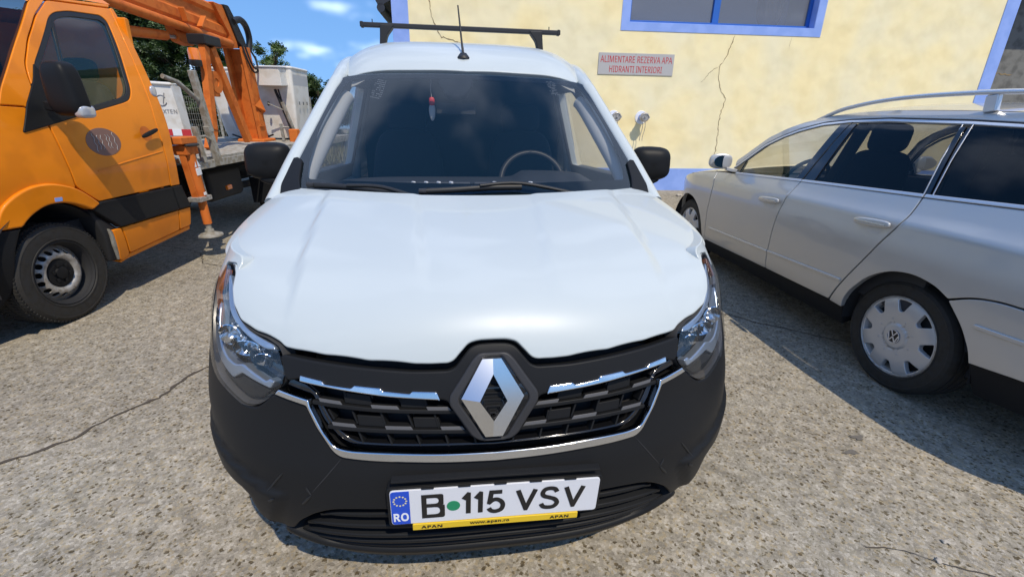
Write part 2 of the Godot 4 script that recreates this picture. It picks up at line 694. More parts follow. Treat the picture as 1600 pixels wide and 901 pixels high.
func grain_normal() -> Texture2D:
	var f := FastNoiseLite.new()
	f.seed = 2
	f.frequency = 0.12
	f.fractal_octaves = 2
	var im := f.get_seamless_image(256, 256)
	im.convert(Image.FORMAT_RGBA8)
	im.bump_map_to_normal_map(3.0)
	return ImageTexture.create_from_image(im)


func concrete_images() -> Array:
	# worn concrete: tan cement, exposed aggregate of many tones, little pits where stones fell out
	var n := 1280
	var cell := FastNoiseLite.new()
	cell.seed = 5
	cell.noise_type = FastNoiseLite.TYPE_CELLULAR
	cell.cellular_return_type = FastNoiseLite.RETURN_CELL_VALUE
	cell.frequency = 0.16
	cell.fractal_type = FastNoiseLite.FRACTAL_NONE
	cell.domain_warp_enabled = true
	cell.domain_warp_amplitude = 4.0
	cell.domain_warp_frequency = 0.05
	var edge := cell.duplicate()
	edge.cellular_return_type = FastNoiseLite.RETURN_DISTANCE2_SUB
	var pit := FastNoiseLite.new()
	pit.seed = 19
	pit.noise_type = FastNoiseLite.TYPE_CELLULAR
	pit.cellular_return_type = FastNoiseLite.RETURN_CELL_VALUE
	pit.frequency = 0.075
	pit.fractal_type = FastNoiseLite.FRACTAL_NONE
	pit.domain_warp_enabled = true
	pit.domain_warp_amplitude = 14.0
	pit.domain_warp_frequency = 0.04
	var pitd := pit.duplicate()
	pitd.cellular_return_type = FastNoiseLite.RETURN_DISTANCE
	var soft := FastNoiseLite.new()
	soft.seed = 8
	soft.frequency = 0.02
	soft.fractal_octaves = 5
	var ims: Array = []
	var pit2 := pit.duplicate()
	pit2.seed = 77
	pit2.frequency = 0.13
	var pit2d := pit2.duplicate()
	pit2d.cellular_return_type = FastNoiseLite.RETURN_DISTANCE
	var fine := FastNoiseLite.new()
	fine.seed = 44
	fine.frequency = 0.35
	fine.fractal_octaves = 2
	for f in [cell, edge, pit, pitd, soft, pit2, pit2d, fine]:
		ims.append(f.get_seamless_image(n, n, false, false, 0.08, true).get_data())
	var out := PackedByteArray()
	out.resize(n * n * 3)
	var hgt := PackedByteArray()
	hgt.resize(n * n)
	var c0: PackedByteArray = ims[0]
	var c1: PackedByteArray = ims[1]
	var c2: PackedByteArray = ims[2]
	var c3: PackedByteArray = ims[3]
	var c4: PackedByteArray = ims[4]
	var c5: PackedByteArray = ims[5]
	var c6: PackedByteArray = ims[6]
	var c7: PackedByteArray = ims[7]
	for i in n * n:
		var a := c0[i] / 255.0
		var e := c1[i] / 255.0
		var s := c4[i] / 255.0
		var k := 0.93 + 0.26 * (s - 0.5) + 0.24 * (c7[i] / 255.0 - 0.5)
		var r := 0.655
		var g := 0.620
		var b := 0.555
		var h := 0.55 + 0.25 * (s - 0.5)
		if a > 0.45 and e > 0.06:   # a stone shows
			var t := (a - 0.45) / 0.55
			if t < 0.35:
				k *= 0.91; b *= 0.98
			elif t < 0.7:
				k *= 1.08; b *= 1.03; g *= 1.01
			else:
				k *= 0.97; r *= 1.03; b *= 0.93
			h += 0.14
		elif a < 0.16:
			k *= 0.90
			h -= 0.10
		if c2[i] < 40 and c3[i] < 50 + c2[i] / 2:   # a pit
			k *= 0.62; g *= 0.94; b *= 0.82
			h -= 0.4
		elif c5[i] < 46 and c6[i] < 60 + c5[i]:
			k *= 0.77; g *= 0.97; b *= 0.88
			h -= 0.25
		out[i * 3] = int(clampf(r * k, 0, 1) * 255)
		out[i * 3 + 1] = int(clampf(g * k, 0, 1) * 255)
		out[i * 3 + 2] = int(clampf(b * k, 0, 1) * 255)
		hgt[i] = int(clampf(h, 0, 1) * 255)
	var im := Image.create_from_data(n, n, false, Image.FORMAT_RGB8, out)
	var hm := Image.create_from_data(n, n, false, Image.FORMAT_L8, hgt)
	hm.convert(Image.FORMAT_RGBA8)
	hm.bump_map_to_normal_map(3.0)
	return [im, hm]


func make_ground() -> void:
	var xs: Array = []
	var zs: Array = []
	for v in [-300.0, -120.0, -60.0, -30.0, -20.0, -14.0, -10.0, -8.0]:
		xs.append(v)
	var t := -7.0
	while t < 8.01:
		xs.append(t); t += 0.16
	for v in [9.0, 12.0, 16.0, 24.0, 40.0, 80.0, 160.0, 300.0]:
		xs.append(v)
	for v in [-300.0, -120.0, -60.0, -30.0, -20.0, -14.0, -11.0, -9.6]:
		zs.append(v)
	t = -9.0
	while t < 2.4:
		zs.append(t); t += 0.16
	for v in [3.0, 4.0, 6.0, 10.0, 20.0, 50.0, 120.0, 300.0]:
		zs.append(v)
	var s := Shape.new()
	var f := FastNoiseLite.new()
	f.seed = 14
	f.frequency = 0.55
	f.fractal_octaves = 4
	var f2 := FastNoiseLite.new()
	f2.seed = 15
	f2.frequency = 2.2
	f2.fractal_octaves = 3
	for i in xs.size():
		for j in zs.size():
			var z: float = zs[j]
			var dz := (slope(z + 0.01) - slope(z - 0.01)) / 0.02
			s.vert(Vector3(xs[i], slope(z), z), Vector3(0, 1, -dz).normalized())
			var k: float = 0.93 + 0.20 * f.get_noise_2d(xs[i], z) + 0.10 * f2.get_noise_2d(xs[i], z)
			var w: float = 0.03 * f.get_noise_2d(z + 50.0, xs[i])
			s.col.append(Color(k * (1.0 + w), k, k * (1.0 - w)))
	for i in xs.size() - 1:
		for j in zs.size() - 1:
			var a: int = i * zs.size() + j
			s.quad(a, a + zs.size(), a + zs.size() + 1, a + 1)
	var g := structure("ground", s, "concrete")
	# cracks across the slab: dark open lines with crumbled edges
	var lines := [
		[-4.0, -0.62, -3.1, -0.75, -2.45, -0.80, -2.03, -0.89, -1.96, -0.93, -1.85, -1.02, -1.80, -1.18, -1.67, -1.33, -1.63, -1.55, -1.50, -1.80, -1.2, -2.1],
		[0.9, -2.35, 1.6, -2.28, 2.06, -2.10, 2.18, -1.94, 2.32, -1.83, 2.52, -1.63, 2.60, -1.57, 3.0, -1.5, 3.6, -1.1],
		[-4.2, -4.6, -3.34, -4.42, -2.98, -4.23, -2.83, -4.11, -2.64, -3.77, -2.37, -3.65, -1.9, -3.2],
		[1.30, -0.12, 1.38, -0.09, 1.46, -0.06, 1.51, -0.02, 1.7, 0.06]]
	var widths := [0.024, 0.016, 0.012, 0.006]
	for c in lines.size():
		var sh := Shape.new()
		var pts: Array = []
		var l: Array = lines[c]
		for i in range(0, l.size() - 2, 2):
			var a := Vector2(l[i], l[i + 1])
			var b := Vector2(l[i + 2], l[i + 3])
			var k := maxi(2, int(a.distance_to(b) / 0.025))
			for q in k:
				var p := a.lerp(b, float(q) / k)
				pts.append(p + Vector2(rng.randf_range(-1, 1), rng.randf_range(-1, 1)) * 0.008)
		ribbon(sh, pts, widths[c], func(p: Vector2) -> Vector3: return Vector3(p.x, slope(p.y) + 0.004, p.y))
		put("crack", sh, "crack_dark", g)
	for q in [[1.80, -0.64, 0.030, 0.018, 3], [1.68, -0.55, 0.034, 0.014, 5]]:
		var sh := Shape.new()
		var o := PackedVector2Array()
		for i in 18:
			var a := TAU * i / 18
			var k := 1.0 + 0.3 * sin(a * 3.0 + q[4]) + 0.15 * sin(a * 7.0 + q[4] * 2)
			o.append(Vector2(q[0] + cos(a) * q[2] * k, q[1] + sin(a) * q[3] * k))
		sh.patch(func(p: Vector2) -> Vector3: return Vector3(p.x, slope(p.y) + 0.004, p.y), o, 0.05, -1.0, 0.0, 0.0)
		put("oil_spot", sh, "oil", g)


func ribbon(sh: Shape, pts: Array, width: float, P: Callable) -> void:
	var ids: Array = []
	for i in pts.size():
		var d: Vector2 = (pts[mini(i + 1, pts.size() - 1)] - pts[maxi(i - 1, 0)]).normalized()
		var w := width * rng.randf_range(0.25, 1.0)
		if i == 0 or i == pts.size() - 1:
			w = 0.0005
		var o := Vector2(-d.y, d.x) * w * 0.5
		var p0: Vector3 = P.call(pts[i] + o)
		var p1: Vector3 = P.call(pts[i] - o)
		var nn: Vector3 = (P.call(pts[i] + Vector2(0.01, 0)) - P.call(pts[i])).cross(P.call(pts[i] + Vector2(0, 0.01)) - P.call(pts[i])).normalized()
		ids.append([sh.vert(p0, nn), sh.vert(p1, nn)])
	for i in ids.size() - 1:
		sh.quad(ids[i][0], ids[i + 1][0], ids[i + 1][1], ids[i][1])


func make_building() -> void:
	var h := deg_to_rad(-2.57)
	var nz := Vector3(sin(h), 0, cos(h))
	var xf := Transform3D(Basis(Vector3(nz.z, 0, -nz.x), Vector3.UP, nz), Vector3(4.21, 0, -7.65))
	var b := thing("yellow_building", "yellow plastered building with blue painted bands, a wide window and a tall doorway", "building", xf)
	var flat := func(z: float) -> Callable: return func(q: Vector2) -> Vector3: return Vector3(q.x, q.y, z)
	# the gable wall with its openings, 30 cm thick
	var s := Shape.new()
	var wall := PackedVector2Array([Vector2(-5.27, 0), Vector2(12, 0), Vector2(12, 7.0), Vector2(4, 8.2), Vector2(-5.27, 3.32)])
	var win := PackedVector2Array([Vector2(-1.13, 3.20), Vector2(2.35, 3.20), Vector2(2.35, 4.9), Vector2(-1.13, 4.9)])
	var door := PackedVector2Array([Vector2(6.31, 0.0), Vector2(10.2, 0.0), Vector2(10.2, 4.8), Vector2(6.31, 4.8)])
	var whole := wall
	for q in [door]:
		var cut := Geometry2D.clip_polygons(whole, q)
		whole = cut[0]
	s.patch(flat.call(0.0), whole, 0.5, 1.0, 0.30, 0.0, [win])
	put("wall", s, "yellow_plaster", b)
	s = Shape.new()
	s.box(Vector3(-5.125, 1.65, -4.3), Vector3(0.29, 3.3, 8.0))
	s.box(Vector3(11.85, 3.4, -4.3), Vector3(0.29, 6.8, 8.0))
	s.box(Vector3(3.36, 3.4, -8.4), Vector3(16.6, 6.8, 0.2))
	put("side_wall", s, "yellow_plaster", b)
	for side in [[Vector3(-5.52, 3.36, -4.6), Vector3(4.0, 8.38, -4.6)], [Vector3(4.0, 8.38, -4.6), Vector3(12.6, 7.05, -4.6)]]:
		s = Shape.new()
		s.bar(side[0], side[1], 9.0, 0.12, Vector3(0, 0, 1).cross(side[1] - side[0]).normalized())
		put("roof", s, "roof_metal", b)
	s = Shape.new()
	s.tube([Vector3(-5.46, 3.30, -8.0), Vector3(-5.46, 3.30, -0.1)], 0.07, 10)
	put("gutter", s, "roof_metal", b)
	# painted bands, a coat of paint thick
	var bands := [[-5.268, 0.0, 6.04, 0.70], [-5.268, 0.70, -4.99, 3.42]]
	for r in bands:
		s = Shape.new()
		s.box(Vector3((r[0] + r[2]) / 2, (r[1] + r[3]) / 2, 0.003), Vector3(r[2] - r[0], r[3] - r[1], 0.012), Basis(), 0.001)
		put("painted_band", s, "blue_paint", b)
	s = Shape.new()
	s.box(Vector3(0.4, 0.255, 0.004), Vector3(11.2, 0.03, 0.016), Basis(), 0.002)
	put("base_line", s, "dark", b)  # narrow dark strip along the foot of the wall
	s = Shape.new()
	s.patch(flat.call(0.008), PackedVector2Array([Vector2(-1.28, 3.065), Vector2(2.50, 3.065), Vector2(2.50, 5.05), Vector2(-1.28, 5.05)]), 0.4, 1.0, 0.008, 0.001, [win])
	for r in [[Vector3(0.61, 3.197, -0.073), Vector3(3.48, 0.006, 0.15)], [Vector3(2.347, 4.05, -0.073), Vector3(0.006, 1.7, 0.15)], [Vector3(-1.127, 4.05, -0.073), Vector3(0.006, 1.7, 0.15)]]:
		s.box(r[0] + Vector3(0, 0.006, 0), r[1], Basis(), 0.001)
	put("window_surround", s, "blue_paint", b)
	var w := Node3D.new()
	w.name = "window"
	b.add_child(w, true)
	s = Shape.new()
	for r in [[Vector3(0.61, 3.235, -0.17), Vector3(3.46, 0.055, 0.06)], [Vector3(2.315, 4.06, -0.17), Vector3(0.055, 1.6, 0.06)], [Vector3(-1.095, 4.06, -0.17), Vector3(0.055, 1.6, 0.06)], [Vector3(0.515, 4.06, -0.17), Vector3(0.12, 1.6, 0.062)], [Vector3(0.61, 4.87, -0.17), Vector3(3.46, 0.055, 0.061)]]:
		s.box(r[0], r[1])
	put("frame", s, "blue_frame", w)
	for r in [[-1.07, 0.46], [0.57, 2.29]]:
		s = Shape.new()
		s.patch(flat.call(-0.18), PackedVector2Array([Vector2(r[0], 3.26), Vector2(r[1], 3.26), Vector2(r[1], 4.85), Vector2(r[0], 4.85)]), 0.9, 1.0, 0.0, 0.0)
		put("pane", s, "window_pane", w)
	s = Shape.new()
	s.box(Vector3(0.6, 4.0, -1.2), Vector3(3.9, 2.2, 0.05))
	put("blind", s, "grp_grey", b)
	# doorway: blue surround, deep grey reveal, dark room
	s = Shape.new()
	s.box(Vector3(6.17, 2.45, 0.004), Vector3(0.27, 4.9, 0.014), Basis(), 0.001)
	s.box(Vector3(8.3, 4.94, 0.005), Vector3(4.55, 0.27, 0.014), Basis(), 0.001)
	put("door_surround", s, "blue_paint", b)
	s = Shape.new()
	s.box(Vector3(8.25, 2.4, -1.1), Vector3(4.3, 4.9, 0.1))
	s.box(Vector3(6.2, 2.4, -0.69), Vector3(0.12, 4.9, 0.75))
	put("inner_wall", s, "shade_plaster", b)
	for l in [[[0.86, 3.06, 0.80, 2.86, 0.76, 2.70, 0.66, 2.54, 0.67, 2.32, 0.77, 2.12, 0.88, 1.98, 0.82, 1.70, 0.84, 1.35, 0.85, 1.05, 0.80, 0.72], 0.018, 0.0045, "crack"],
			[[-4.66, 3.65, -4.64, 3.41, -4.59, 3.18, -4.53, 3.02, -4.45, 2.87, -4.0, 2.76], 0.018, 0.0045, "crack"],
			[[6.35, 2.72, 6.7, 2.70, 7.2, 2.74, 8.0, 2.66], 0.03, -1.045, "crack"], [[0.66, 2.54, 0.5, 2.44, 0.3, 2.22], 0.008, 0.0045, "crack"], [[1.95, 3.06, 1.94, 2.9, 1.96, 2.82], 0.008, 0.0045, "crack"]]:
		var sh := Shape.new()
		var pts: Array = []
		var a: Array = l[0]
		for i in range(0, a.size() - 2, 2):
			var p0 := Vector2(a[i], a[i + 1])
			var p1 := Vector2(a[i + 2], a[i + 3])
			var k := maxi(2, int(p0.distance_to(p1) / 0.035))
			for q in k:
				pts.append(p0.lerp(p1, float(q) / k) + Vector2(rng.randf_range(-1, 1), rng.randf_range(-1, 1)) * 0.014)
		var dz: float = l[2]
		ribbon(sh, pts, l[1], func(p: Vector2) -> Vector3: return Vector3(p.x, p.y, dz))
		put(l[3], sh, "wall_crack", b)
	# sign
	var sg := thing("wall_sign", "grey board with red lettering about the water reserve, screwed to the yellow wall", "sign", xf * Transform3D(Basis(), Vector3(-0.935, 2.53, 0.0)))
	s = Shape.new()
	s.box(Vector3(0, 0, 0.008), Vector3(1.41, 0.355, 0.012), Basis(), 0.002)
	put("board", s, "sign_board", sg)
	lettering("lettering", "ALIMENTARE REZERVA APA", 0.105, 1.34, 0.002, "red_print", Transform3D(Basis(), Vector3(0.0, 0.075, 0.0155)), sg, false)
	lettering("lettering", "HIDRANTI INTERIORI", 0.105, 0.99, 0.002, "red_print", Transform3D(Basis(), Vector3(0.0, -0.085, 0.0155)), sg, false)
	for p in [Vector2(-0.02, 0.163), Vector2(-0.02, -0.163)]:
		s = Shape.new()
		s.lathe([Vector2(0.009, 0.0), Vector2(0.007, 0.004), Vector2(0.0, 0.005)], Transform3D(Basis(Vector3.RIGHT, PI / 2), Vector3(p.x, p.y, 0.014)), 10)
		put("screw", s, "steel", sg)
	# hydrant couplings
	for i in 2:
		var hx: float = [-1.27, -0.735][i]
		var names := ["left of the two capped hose couplings, close beside the van's windscreen pillar", "right of the two capped hose couplings, above the van's door mirror"]
		var c := thing("hydrant_coupling", names[i], "hydrant", xf * Transform3D(Basis(), Vector3(hx, 1.63, 0.0)), "capped hose couplings on the yellow wall")
		var toz := Transform3D(Basis(Vector3.RIGHT, PI / 2), Vector3.ZERO)
		s = Shape.new()
		s.lathe([Vector2(0.0, 0.012), Vector2(0.115, 0.012), Vector2(0.12, 0.0)], toz, 24)
		put("wall_patch", s, "white_print", c)
		s = Shape.new()
		s.lathe([Vector2(0.058, 0.0), Vector2(0.058, 0.13), Vector2(0.066, 0.135), Vector2(0.066, 0.16)], toz, 24)
		put("pipe", s, "blue_paint", c)
		s = Shape.new()
		s.lathe([Vector2(0.066, 0.155), Vector2(0.080, 0.16), Vector2(0.083, 0.21), Vector2(0.075, 0.225), Vector2(0.062, 0.23), Vector2(0.058, 0.218), Vector2(0.02, 0.216), Vector2(0.016, 0.235), Vector2(0.0, 0.237)], toz, 28, 0.5)
		for k in 2:
			s.box(Vector3(0.084 * (1 if k == 0 else -1), 0, 0.192), Vector3(0.028, 0.034, 0.036))
		s.bar(Vector3(-0.035, -0.03, 0.222), Vector3(0.03, 0.03, 0.222), 0.012, 0.012)
		put("cap", s, "steel", c)
		s = Shape.new()
		for dx in [-0.028, 0.022]:
			var path: Array = []
			for k in 12:
				path.append(Vector3(dx + 0.012 * sin(k * 0.5), -0.085 - 0.030 * k, 0.19 - 0.004 * k))
			s.tube(path, 0.006, 6)
		put("chain", s, "steel", c)


func leaves(parent: Node3D, spots: Array, size: float, seed_: int, per: int, cols: Array) -> void:
	# many small leaf faces spread through the volumes (centre, radii) in spots
	var r := RandomNumberGenerator.new()
	r.seed = seed_
	var sprig: Array = []
	for q in 5:
		var a := TAU * q / 5.0 + 0.3
		var d := Vector3(cos(a), 0.25 * sin(q * 2.1), sin(a))
		var side := d.cross(Vector3.UP).normalized() * 0.22
		sprig.append([d * 0.15, d * 0.45 + side, d * 0.95 - Vector3(0, 0.12, 0), d * 0.45 - side, Vector3(d.x * 0.3, 1, d.z * 0.3).normalized()])
	var s := Shape.new()
	for sp_ in spots:
		var c: Vector3 = sp_[0]
		var rad: Vector3 = sp_[1]
		var tone := r.randf_range(0.7, 1.25)
		for k in per:
			var d := Vector3(r.randfn(), r.randfn(), r.randfn()).normalized() * pow(r.randf(), 0.45)
			var b := Basis.from_euler(Vector3(r.randf_range(-0.9, 0.9), r.randf() * TAU, r.randf_range(-0.9, 0.9))).scaled(Vector3.ONE * size * r.randf_range(0.6, 1.3))
			var o := c + d * rad
			var cl: Color = cols[r.randi() % cols.size()]
			var t: float = tone * r.randf_range(0.75, 1.25)
			cl = Color(cl.r * t, cl.g * t, cl.b * t)
			for q in sprig:
				var nn: Vector3 = (b * q[4]).normalized()
				var i0 := s.v.size()
				for e in 4:
					s.v.append(o + b * q[e])
					s.n.append(nn)
					s.uv.append(Vector2.ZERO)
					s.col.append(cl)
				s.ix.append_array(PackedInt32Array([i0, i0 + 2, i0 + 1, i0, i0 + 3, i0 + 2]))
	put("crown", s, "leaf", parent)


func tree(called: String, label: String, category: String, at: Vector3, height: float, spread: float, clumps: int, per: int, size: float, seed_: int, cols: Array, group := "", low := 0.25) -> void:
	var t := thing(called, label, category, Transform3D(Basis(), at), group)
	var r := RandomNumberGenerator.new()
	r.seed = seed_
	var s := Shape.new()
	s.tube([Vector3(0, -0.1, 0), Vector3(0.04, height * 0.3, 0.02), Vector3(-0.03, height * 0.6, 0), Vector3(0, height * 0.85, 0)], [height * 0.035, height * 0.026, height * 0.016, height * 0.006], 9)
	var spots: Array = []
	for i in clumps:
		var a := r.randf() * TAU
		var y := r.randf_range(low, 0.98)
		var w := spread * sqrt(maxf(0.08, 1.0 - pow(absf(y - 0.52) / 0.52, 2.0))) * sqrt(r.randf())
		var p := Vector3(cos(a) * w, y * height, sin(a) * w)
		spots.append([p, Vector3.ONE * r.randf_range(0.12, 0.24) * spread * Vector3(1.2, 0.8, 1.2)])
		if i % 3 == 0:
			var st := Vector3(0, height * clampf(y - 0.2, 0.15, 0.8), 0)
			s.tube([st, st.lerp(p, 0.5) + Vector3(0, 0.05, 0), p], [height * 0.010, height * 0.007, height * 0.003], 6)
	put("trunk", s, "bark", t)
	leaves(t, spots, size, seed_ + 1, per, cols)


func make_background() -> void:
	var dark := [Color(0.052, 0.088, 0.034), Color(0.070, 0.112, 0.042), Color(0.040, 0.070, 0.032), Color(0.095, 0.135, 0.050)]
	var mid := [Color(0.085, 0.135, 0.035), Color(0.12, 0.165, 0.048), Color(0.065, 0.105, 0.03)]
	var gz := slope(-20)
	tree("leafy_tree", "dark green leafy tree behind the orange boom, tallest of the trees", "tree", Vector3(-9.6, gz, -15.0), 4.8, 2.4, 120, 170, 0.10, 41, dark, "trees behind the yard")
	tree("leafy_tree", "dark green tree just past the orange cab, its leaves reaching the mesh fence", "tree", Vector3(-7.7, gz, -14.2), 3.45, 1.35, 75, 160, 0.09, 45, dark, "trees behind the yard", 0.12)
	tree("leafy_tree", "pale leafy treetop whose sprigs stand above the white lift basket", "tree", Vector3(-5.35, gz, -14.5), 3.35, 0.85, 46, 45, 0.085, 52, mid, "trees behind the yard")
	tree("leafy_bush", "rounded green bush between the white lift basket and the van windscreen", "bush", Vector3(-4.7, gz, -16.5), 2.55, 1.5, 75, 220, 0.09, 58, mid, "", 0.03)
	tree("leafy_tree", "leafy tree far left, seen through the window of the orange cab", "tree", Vector3(-13.5, gz, -12.0), 4.4, 2.2, 50, 160, 0.11, 66, dark, "trees behind the yard")
	# weeds
	var r := RandomNumberGenerator.new()
	r.seed = 71
	var s := Shape.new()
	for k in 3:
		var a := k * 2.1
		var d := Vector3(cos(a), 0, sin(a))
		var side := Vector3(-d.z, 0, d.x) * 0.05
		var i0 := s.vert(-side, Vector3.UP)
		var i1 := s.vert(side, Vector3.UP)
		var i2 := s.vert(d * 0.35 + Vector3(0, 1, 0), Vector3.UP)
		s.tri(i0, i1, i2)
	var mm := MultiMesh.new()
	mm.transform_format = MultiMesh.TRANSFORM_3D
	mm.use_colors = true
	mm.mesh = s.mesh()
	mm.instance_count = 14000
	for i in mm.instance_count:
		var p := Vector3(r.randf_range(-14.0, -2.6), gz, r.randf_range(-19.0, -11.2))
		mm.set_instance_transform(i, Transform3D(Basis(Vector3.UP, r.randf() * TAU).scaled(Vector3(0.5, r.randf_range(0.12, 0.45), 0.5)), p))
		var c := Color(0.12, 0.13, 0.04).lerp(Color(0.25, 0.21, 0.09), r.randf())
		mm.set_instance_color(i, c)
	var o := MultiMeshInstance3D.new()
	o.name = "weeds"
	o.multimesh = mm
	o.material_override = M["grass"]
	add_child(o, true)
	tag(o, "dry green and straw coloured weeds growing along the back of the yard", "weeds")
	o.set_meta("kind", "stuff")
	# mesh fence
	var f := thing("mesh_fence", "wire mesh fence with grey posts behind the orange truck", "fence", Transform3D(Basis(), Vector3(-7.0, gz, -12.9)))
	for i in 6:
		s = Shape.new()
		s.bar(Vector3(-3.0 + i * 1.2, 0, 0), Vector3(-3.0 + i * 1.2, 1.75, 0), 0.06, 0.06, Vector3.BACK)
		put("post", s, "galvanised", f)
	s = Shape.new()
	for i in 110:
		s.bar(Vector3(-3.0 + i * 0.055, 0.05, 0.02), Vector3(-3.0 + i * 0.055, 1.7, 0.02), 0.006, 0.006, Vector3.BACK, 0.0)
	for i in 12:
		s.bar(Vector3(-3.0, 0.1 + i * 0.145, 0.026), Vector3(3.05, 0.1 + i * 0.145, 0.026), 0.006, 0.006, Vector3.BACK, 0.0)
	put("wire_mesh", s, "galvanised", f).set_meta("kind", "stuff")


# ---- white van. It stands on the origin with its nose towards +z. ----
# The front skin is a sheet bent round the nose: q.x runs along the plan contour from the middle, q.y is the height.
var RX := PackedFloat32Array()
var RZ := PackedFloat32Array()
var RS := PackedFloat32Array()


func ring_setup() -> void:
	var k := 700
	for i in k + 1:
		var a := PI / 2 * i / k
		RX.append(0.885 * pow(sin(a), 2.0 / 3.0))
		RZ.append(-1.0 + 0.955 * pow(maxf(cos(a), 0.0), 2.0 / 3.0))
		RS.append(0.0 if i == 0 else RS[i - 1] + Vector2(RX[i] - RX[i - 1], RZ[i] - RZ[i - 1]).length())


func contour(a: float) -> Vector2:
	var k := RS.size() - 1
	if a >= RS[k]:
		return Vector2(0.885, -1.0 - (a - RS[k]))
	var i := clampi(RS.bsearch(a) - 1, 0, k - 1)
	var t := (a - RS[i]) / (RS[i + 1] - RS[i])
	return Vector2(lerpf(RX[i], RX[i + 1], t), lerpf(RZ[i], RZ[i + 1], t))


func ring(q: Vector2, off := 0.0) -> Vector3:
	var a := absf(q.x)
	var sg := 1.0 if q.x >= 0.0 else -1.0
	var p := contour(a)
	var e := 0.012
	var d := contour(a + e) - (contour(a - e) if a > e else contour(e - a) * Vector2(-1, 1))
	d = d.normalized()
	var w := smoothstep(0.5, 1.05, a)
	var y := q.y
	var o := off + lerpf(spl([0.15, 0.2, 0.25, 0.33, 0.45, 0.55, 0.62, 0.68, 0.75, 0.82, 0.87, 0.92, 1.0], [-0.08, -0.055, -0.02, 0.02, 0.045, 0.045, 0.03, 0.015, 0.0, -0.025, -0.05, -0.10, -0.25], y), spl([0.15, 0.2, 0.3, 0.4, 0.6, 0.7, 0.8, 0.9, 0.95, 1.0, 1.05, 1.12], [-0.11, -0.075, -0.022, 0.016, 0.035, 0.02, -0.004, -0.028, -0.048, -0.072, -0.10, -0.15], y), w)
	return Vector3((p.x - d.y * o) * sg, y, p.y + d.x * o)


func on_ring(off: float) -> Callable:
	return func(q: Vector2) -> Vector3: return ring(q, off)


# the same but on the bumper only: shaped lower corners stand out round the air slots
func bumper_skin(q: Vector2) -> Vector3:
	var a := absf(q.x)
	var fold := 0.014 * smoothstep(0.515, 0.55, a + (q.y - 0.46) * 0.5) * smoothstep(0.512, 0.488, q.y + (a - 0.6) * -0.22) * smoothstep(1.0, 0.8, a)
	var scoop := -0.03 * smoothstep(0.62, 0.72, a) * smoothstep(0.455, 0.43, q.y) * smoothstep(1.05, 0.95, a)
	return ring(q, fold + scoop)


func hood_y(x: float, z: float) -> float:
	var u := absf(x) / 0.87
	var v := maxf(0.0, (z + 1.05) / 0.97)
	var rho := pow(u * u * u + v * v * v, 1.0 / 3.0)
	var y := 1.155 - 0.17 * v - 0.01 * u * u - 0.06 * pow(rho, 6.0) - 0.05 * pow(rho, 30.0) - 0.25 * u * u * v * v * (1.0 - 1.45 * u * u)
	# raised middle between two soft creases that run towards the emblem
	var vv := clampf(v, 0.0, 1.0)
	var outer := lerpf(0.575, 0.49, vv)
	var inner := lerpf(0.245, 0.155, vv)
	y += (0.009 * smoothstep(outer + 0.016, outer - 0.014, absf(x)) - 0.006 * smoothstep(inner + 0.018, inner - 0.022, absf(x))) * smoothstep(0.98, 0.70, v) * smoothstep(-0.05, 0.3, v)
	return y


func hood(q: Vector2) -> Vector3:
	return Vector3(q.x, hood_y(q.x, q.y), q.y)


func hood_edge(s: float, y: float) -> Vector2:
	var p := ring(Vector2(s, y))
	var lo := -1.1
	var hi := 0.1
	for i in 40:
		var m := (lo + hi) / 2
		if hood_y(p.x, m) > y:
			lo = m
		else:
			hi = m
	return Vector2(p.x, (lo + hi) / 2)


func screen(q: Vector2) -> Vector3:
	return Vector3(q.x, q.y, -0.90 - 1.365 * (q.y - 1.10) - 0.2 * q.x * q.x - 0.12 * q.x * q.x * (q.y - 1.1))


func screen_in(off: float) -> Callable:
	return func(q: Vector2) -> Vector3: return screen(q) + Vector3(0, 0.59, 0.81) * off


func van_roof(q: Vector2) -> Vector3:
	var d := maxf(0.0, -1.63 - q.y - 0.2 * q.x * q.x)
	var ribs := 0.006 * smoothstep(0.5, 0.7, d) * (smoothstep(0.30, 0.27, absf(q.x)) + smoothstep(0.54, 0.51, absf(q.x)))
	return Vector3(q.x, 1.635 + 0.25 * (1.0 - exp(-d / 0.25)) - 0.10 * pow(absf(q.x) / 0.68, 6.0) + ribs, q.y)


func van_side(sg: float) -> Callable:
	return func(q: Vector2) -> Vector3: return Vector3((0.860 - maxf(0.0, q.y - 1.03) * 0.29) * sg, q.y, q.x)


func blob(s: Shape, c: Vector3, h: Vector3, e: float, b := Basis(), warp = null, ring_count := 20, seg := 28, e2 := 0.0) -> void:
	var eb := e2 if e2 > 0.0 else e
	# rounded box: e = 1 is an ellipsoid, smaller is boxier
	var rows: Array = []
	for i in ring_count + 1:
		var f := -PI / 2 + PI * i / ring_count
		var row: Array = []
		for j in seg:
			var a := TAU * j / seg
			var p := Vector3(sp(cos(f), e) * sp(cos(a), eb), sp(cos(f), e) * sp(sin(a), eb), sp(sin(f), e)) * h
			if warp != null:
				p = warp.call(p)
			row.append(c + b * p)
		rows.append(row)
	s.grid(rows, false, true, true)


func sp(x: float, e: float) -> float:
	return signf(x) * pow(absf(x), e)


